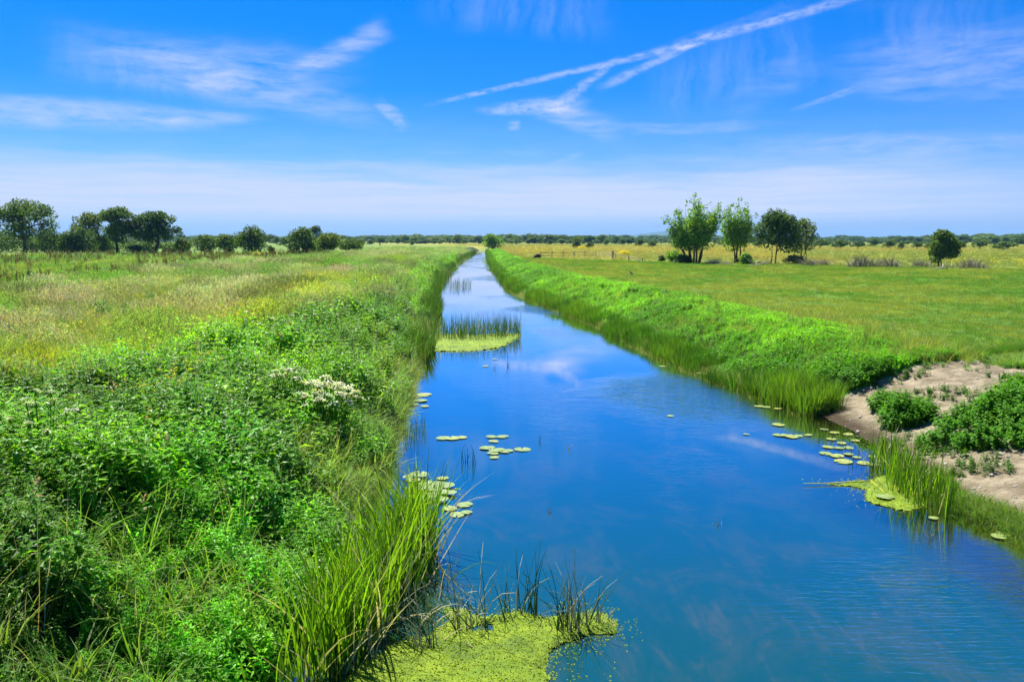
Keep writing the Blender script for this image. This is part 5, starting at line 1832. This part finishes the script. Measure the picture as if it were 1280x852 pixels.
def water_plants():
    reed_stand([(300, 900), (345, 852), (395, 862), (438, 838), (478, 795), (515, 752), (540, 712), (548, 690), (525, 668), (500, 672), (470, 700), (440, 745), (395, 800), (350, 850)], 0.05,
               'tall bright green reeds standing in the front left water margin', 280, 950, 1.62, 0.026, 540, bend=0.5)
    reed_stand([(1083, 585), (1110, 606), (1145, 629), (1185, 642), (1215, 648), (1190, 622), (1150, 596), (1115, 572), (1092, 566)], 0.1,
               'dark green reeds at the foot of the bare earth slope', 130, 420, 0.98, 0.018, 560, ('reed_dark', 'reed_green', 'reed_dark'), 0.3)
    reed_stand([(905, 478), (940, 492), (975, 503), (1003, 507), (1000, 496), (965, 486), (930, 474)], 0.1,
               'reeds at the corner where the right bank meets bare earth', 100, 300, 0.78, 0.018, 580, ('reed_dark', 'reed_dark', 'reed_green', 'dry_stalk'), 0.5)
    reed_stand([(546, 428), (560, 426), (600, 426), (630, 424), (652, 420), (648, 413), (610, 415), (565, 416), (545, 420)], 0.03,
               'thin blue green rushes behind the algae island in mid canal', 180, 900, 1.35, 0.016, 600, ('rush_blue', 'rush_blue', 'reed_dark'), 0.12, None, 'rush_stand', 'rush_stem')
    reed_stand([(520, 425), (545, 428), (548, 405), (543, 390), (530, 395), (522, 410)], 0.1,
               'dark reeds at the left bank beside the algae island', 90, 420, 1.3, 0.016, 620, ('reed_dark', 'rush_blue'), 0.25)
    reed_stand([(562, 360), (590, 358), (588, 355), (562, 356)], 0.03,
               'small far rush patch in the canal beyond the island', 30, 120, 1.1, 0.02, 640, ('rush_blue', 'reed_dark'), 0.12, None, 'rush_stand', 'rush_stem')
    reed_stand([(548, 352), (560, 352), (566, 340), (556, 340)], 0.05,
               'dark far reeds bulging from the left bank', 30, 200, 1.4, 0.022, 650, ('reed_dark', 'rush_blue'), 0.2)
    reed_stand([(1018, 560), (1040, 578), (1072, 588), (1098, 590), (1085, 560), (1050, 540), (1025, 535)], 0.0,
               'sparse thin rushes rising between lily pads by the earth slope', 70, 40, 0.48, 0.010, 660, ('rush_blue', 'reed_dark'), 0.2, None, 'rush_stand', 'rush_stem')
    reed_stand([(502, 560), (520, 553), (534, 548), (532, 535), (515, 535), (504, 545)], 0.0,
               'sparse dark rushes off the straw coloured left margin', 46, 20, 0.62, 0.012, 670, ('rush_blue', 'reed_dark'), 0.15, None, 'rush_stand', 'rush_stem')
    rush_clump(712, 790, 'fan of dark and pale rushes on the right end of the front algae mat', 38, 0.95, 0.18, 0.32, 41)
    rush_clump(730, 782, 'pale bent rush stems near the tip of the front algae mat', 22, 0.7, 0.24, 0.5, 42, ('dry_stalk', 'rush_blue'))
    rush_clump(664, 768, 'straight tall thin rushes at the back of the front algae mat', 12, 1.0, 0.12, 0.06, 43, ('rush_blue',))
    rush_clump(640, 768, 'leaning rush stems left of the straight tall ones', 16, 0.8, 0.18, 0.4, 44)
    rush_clump(590, 786, 'rushes leaning in all directions on the left of the front algae mat', 30, 1.0, 0.26, 0.4, 45, ('rush_blue', 'dry_stalk'))
    rush_clump(534, 812, 'pale grey rushes at the rear left of the front algae mat', 26, 0.75, 0.2, 0.45, 46, ('dry_stalk', 'rush_blue'))
    rush_clump(520, 775, 'tangled dry rush stalks beside the tall front reeds', 44, 0.9, 0.32, 0.7, 47, ('dry_stalk', 'dry_stalk', 'rush_blue'), flat=0.5)
    rush_clump(545, 728, 'dry stalks leaning from the tall reeds over the water', 30, 0.8, 0.24, 0.7, 48, ('dry_stalk', 'reed_green'), flat=0.4)
    rush_clump(463, 826, 'pale upright rushes in front of the tall reeds', 12, 0.75, 0.09, 0.1, 49, ('dry_stalk', 'rush_blue', 'reed_dark'))
    rush_clump(757, 783, 'brown dead twiggy rush tuft at the tip of the front algae mat', 18, 0.34, 0.12, 0.8, 50, ('dry_stalk', 'seed_brown'))
    rush_clump(583, 578, 'few dark rush stems below the floating lily row', 6, 0.5, 0.12, 0.3, 51, ('rush_blue',))
    rush_clump(592, 580, 'two short rush stems right of the few dark ones', 3, 0.45, 0.06, 0.1, 52, ('rush_blue',))
    rush_clump(674, 552, 'single dark rush sprig in open water', 3, 0.3, 0.03, 0.1, 53, ('rush_blue',))
    rush_clump(710, 562, 'faint pale sprig in open water right of the dark one', 3, 0.25, 0.03, 0.2, 54, ('dry_stalk',))
    rush_clump(688, 640, 'tiny pale sprig low in the middle of the canal', 4, 0.18, 0.05, 0.4, 55, ('dry_stalk',))
    rush_clump(899, 656, 'tiny whitish sprig in the wide blue water', 5, 0.2, 0.06, 0.6, 56, ('dry_stalk',))
    rush_clump(1163, 672, 'short pale sprig and dark stem below the algae raft', 6, 0.28, 0.08, 0.4, 57, ('dry_stalk', 'rush_blue'))
    rush_clump(635, 458, 'short dark stem off the algae island', 3, 0.5, 0.05, 0.1, 58, ('rush_blue',))
    rush_clump(617, 462, 'pale short stem below the algae island', 3, 0.4, 0.05, 0.1, 59, ('dry_stalk',))
    # floating stalks on and near the raft
    def stalk(pts, r, label, mat):
        W = [G(a, b, 0.0) for a, b in pts]
        o0 = W[0]
        b = MB()
        n = len(W)
        b.tube([w - o0 + (0, 0, 0.03 + 0.012 * (i % 2)) for i, w in enumerate(W)], [r * (1 - 0.5 * i / (n - 1)) for i in range(n)], 6)
        tag(link('floating_stalk', b.mesh('floating_stalk', [MATS[mat]], True), None, o0), label, 'stalk', 'floating reed stalks')
    leaf_mat('stalk_yellow', (0.42, 0.42, 0.07), 0.2, 0.2, hue=0.2)
    stalk([(1088, 603), (1060, 604.5), (1030, 606), (1004, 606.5)], 0.013, 'yellow stalk pointing left from the algae raft', 'stalk_yellow')
    stalk([(1089, 603), (1096, 610), (1106, 618), (1116, 626)], 0.013, 'pale yellow stalk lying across the algae raft', 'stalk_yellow')
    stalk([(1178, 622), (1200, 627), (1225, 634), (1240, 636)], 0.014, 'yellow stalk pointing right from the algae raft to the bank', 'stalk_yellow')
    stalk([(1122, 617), (1125, 605)], 0.018, 'short stalk standing out of the algae raft', 'stalk_yellow')
    # broken stick
    p = G(1027, 504, 0.0)
    b = MB()
    b.tube([(0, 0, -0.3), (0.0, 0, 0.1), (-0.08, 0, 0.42)], [0.035, 0.03, 0.018], 6)
    tag(link('wooden_stake', b.mesh('wooden_stake', [MATS['wood_dark']]), None, p), 'dark broken stake leaning at the edge of the bare earth', 'stake')


def replicate(sources, pts, normals, scl, g, name, mats):
    """Join many small plants into the foliage of one thing."""
    Vs, Fs, Ms, off = [], [], [], 0
    cache = []
    for me in sources:
        v = np.zeros(len(me.vertices) * 3, np.float32)
        me.vertices.foreach_get('co', v)
        cache.append((v.reshape(-1, 3), [tuple(p.vertices) for p in me.polygons], [p.material_index for p in me.polygons]))
    for p, n, s in zip(pts, normals, scl):
        v, f, m = cache[int(g.integers(0, len(cache)))]
        n = np.array(n) / np.linalg.norm(n)
        a = g.uniform(0, 6.28)
        t = np.cross(n, (math.cos(a), math.sin(a), 0.1))
        t /= np.linalg.norm(t)
        R = np.stack([t, np.cross(n, t), n], 1)
        Vs.append((v * s) @ R.T + p)
        Fs += [tuple(i + off for i in q) for q in f]
        Ms += m
        off += len(v)
    return mesh_np(name, np.vstack(Vs), Fs, mats, Ms)


def mound(px, py, z, rx, ry, h, n, label, seed, mat='nettle', src=None, s=(0.7, 1.15), name='nettle_clump'):
    g = np.random.default_rng(seed)
    c = G(px, py, z)
    c[2] = float(height(c[0], c[1])) - 0.03
    e = empty(name, c)
    tag(e, label, 'plant')
    P, N = [], []
    for i in range(n):
        a, r = g.uniform(0, 6.28), math.sqrt(g.random())
        k = 1 + 0.22 * math.sin(3 * a + seed) + 0.12 * math.sin(5 * a)
        x, y = math.cos(a) * r * rx * k, math.sin(a) * r * ry * k
        gz = float(height(c[0] + x, c[1] + y)) - c[2]
        zz = gz + h * (1 - r ** 2.4) * g.uniform(0.55, 1.0)
        P.append((x, y, zz))
        N.append((math.cos(a) * r * 0.55, math.sin(a) * r * 0.55, 1.0))
    src = src or LUSH
    o = link('foliage', replicate(src, P, N, g.uniform(*s, n), g, 'foliage', [MATS[mat], MATS[mat]]), e)
    b = MB()
    for p in P[:70]:
        b.tube([(p[0] * 0.9, p[1] * 0.9, -0.05), (p[0], p[1], max(p[2], 0.05) + 0.1)], [0.008, 0.005], 4, 0, False)
    o = link('stems', b.mesh('stems', [MATS[mat]]), e)
    o['kind'] = 'stuff'
    return e


def right_mounds():
    mound(1126, 509, 0.65, 0.32, 0.42, 0.48, 48, 'small round leafy nettle clump standing on the bare earth', 701, 'nettle')
    mound(1104, 499, 0.6, 0.2, 0.22, 0.2, 20, 'low nettle tuft left of the small round clump', 702, 'nettle')
    mound(1300, 532, 0.85, 1.45, 1.9, 0.85, 460, 'big leafy nettle thicket on the slope at the right picture edge', 703, 'nettle')
    mound(1150, 505, 0.7, 0.22, 0.35, 0.12, 18, 'sparse weedy tuft between the two nettle clumps', 704, 'nettle')
    mound(1072, 464, 0.9, 0.8, 0.5, 0.16, 80, 'leafy bulge of bank weeds above the earth corner', 705, 'nettle')
    mound(1030, 470, 0.7, 0.6, 0.5, 0.2, 70, 'leafy overhang of bank weeds just behind the corner reeds', 706, 'nettle')


def stones():
    g = np.random.default_rng(720)
    n = 900
    x, y, d = band(4200, 9, 23, 0.4, 0.0, 7, 'R', 721)
    k = (dirt_mask(x, y) > 0.6)
    x, y = x[k][:n], y[k][:n]
    src = []
    for i in range(3):
        b = MB()
        q = np.random.default_rng(722 + i)
        b.tube([(-1, 0, 0), (-0.6, 0, 0.1), (0, 0, 0.2), (0.6, 0, 0.1), (1, 0, 0)], [0.15, 0.7, 0.85, 0.6, 0.1], 7)
        v = np.array(b.v) * q.uniform(0.8, 1.2, (len(b.v), 1))
        src.append(mesh_np('pebble', v * (1, 0.9, 0.6), b.f, [MATS['stone']]))
    m = len(x)
    scatter('pebbles', 'small stones and clods on the bare earth slope', 'stones', src, np.stack([x, y, height(x, y)], 1), g.uniform(0, 6.28, m), 0.010 + 0.05 * g.random(m) ** 4, g.integers(0, 3, m), np.ones((m, 3)))


def umbel_mesh(seed, r):
    g = np.random.default_rng(seed)
    b = MB()
    for i in range(13):
        a, q = g.uniform(0, 6.28), r * math.sqrt(g.random())
        p = np.array((math.cos(a) * q, math.sin(a) * q, 0.10 - 0.5 * q * q / r))
        b.tube([(0, 0, 0), p], [0.003, 0.002], 3, 1, False)
        for k in range(7):
            t = g.uniform(0, 6.28)
            b.leaf(p + g.normal(0, 0.008, 3), (math.cos(t), math.sin(t), 0.25), (0, 0, 1), r * 0.22, r * 0.17, 0.0, 0)
    return b.mesh('umbel', [MATS['flower_white'], MATS['nettle']])


def hogweed(px, py, z, label, n, spread, h, seed, r=0.085):
    g = np.random.default_rng(seed)
    c = G(px, py, z)
    c[2] = float(height(c[0], c[1]))
    e = empty('hogweed_plant', c)
    tag(e, label, 'plant')
    ums = [umbel_mesh(seed + i, r * g.uniform(0.8, 1.2)) for i in range(4)]
    for i in range(n):
        a, q = g.uniform(0, 6.28), spread * math.sqrt(g.random())
        t = np.array((math.cos(a) * q, math.sin(a) * q * 0.8, h * g.uniform(0.82, 1.08) * (1 - 0.22 * (q / spread) ** 2)))
        b = MB()
        b.tube([(t[0] * 0.4, t[1] * 0.4, -0.05), t * (0.75, 0.75, 0.6), t], [0.012, 0.009, 0.005], 5)
        st = link('stalk', b.mesh('stalk', [MATS['nettle']]), e)
        o = link('umbel', ums[i % 4], st, t)
        o.rotation_euler = (float(g.normal(0, 0.25)), float(g.normal(0, 0.25)), float(g.uniform(0, 6.28)))
    for i in range(26):
        b = MB()
        a = g.uniform(0, 6.28)
        q = spread * 0.7 * math.sqrt(g.random())
        p = np.array((math.cos(a) * q, math.sin(a) * q, h * g.uniform(0.35, 0.8)))
        for s in (-0.9, -0.45, 0, 0.45, 0.9):
            b.leaf(p, (math.cos(a + s), math.sin(a + s), 0.25), (0, 0, 1), 0.20 - abs(s) * 0.04, 0.075, 0.3, 0)
        link('leaf', b.mesh('leaf', [MATS['nettle']]), e)
    return e


def left_details():
    hogweed(408, 536, 0.8, 'white flowering hogweed on the left bank near the water', 62, 0.72, 1.25, 741, 0.1)
    hogweed(366, 530, 0.9, 'smaller white flowering hogweed left of the big one', 14, 0.45, 1.2, 742, 0.065)
    hogweed(55, 612, 1.3, 'cream flowering hogweed among nettles at the left picture edge', 16, 0.7, 1.25, 743, 0.06)
    hogweed(362, 440, 1.2, 'sparse pale hogweed higher up the left bank', 10, 0.6, 1.1, 744, 0.06)
    g = np.random.default_rng(750)
    src = [src_grass(760 + i, 4, 0.9, 0.008, 0.08, 0.2, 0.5, 3, [BLADE, MATS['seed_pink']], 0, 1, 0.13) for i in range(3)]
    x, y, d = band(26, 5.5, 24, 0.6, 0.4, 3.0, 'L', 751)
    put('purple_grass_heads', 'pinkish brown grass plumes scattered over the left bank', 'grass', src, x, y, 1.0 + 0.35 * g.random(len(x)), np.tile((0.07, 0.18, 0.03), (len(x), 1)), 752, 0.15)


algae()
lily_pads()
water_plants()
right_mounds()
stones()
left_details()


# ------------------------------------------------------------------ the air
def haze():
    b = MB()
    x0, x1, y0, y1, z0, z1 = -9500, 9500, -60, 8600, -3.0, 75.0
    b.add([(x0, y0, z0), (x1, y0, z0), (x1, y1, z0), (x0, y1, z0), (x0, y0, z1), (x1, y0, z1), (x1, y1, z1), (x0, y1, z1)],
          [(3, 2, 1, 0), (4, 5, 6, 7), (0, 1, 5, 4), (1, 2, 6, 5), (2, 3, 7, 6), (3, 0, 4, 7)])
    m, N, out = new_mat('haze')
    pv = N.n('ShaderNodeVolumePrincipled')
    pv.inputs['Color'].default_value = (0.26, 0.56, 1.0, 1)
    pv.inputs['Density'].default_value = HAZE_DENSITY
    pv.inputs['Anisotropy'].default_value = 0.0
    N.link(pv.outputs[0], out.inputs['Volume'])
    tag(link('haze', b.mesh('haze', [m])), 'thin blue haze over the far fields', 'haze', kind='stuff')


HAZE_DENSITY = 0.00009
haze()
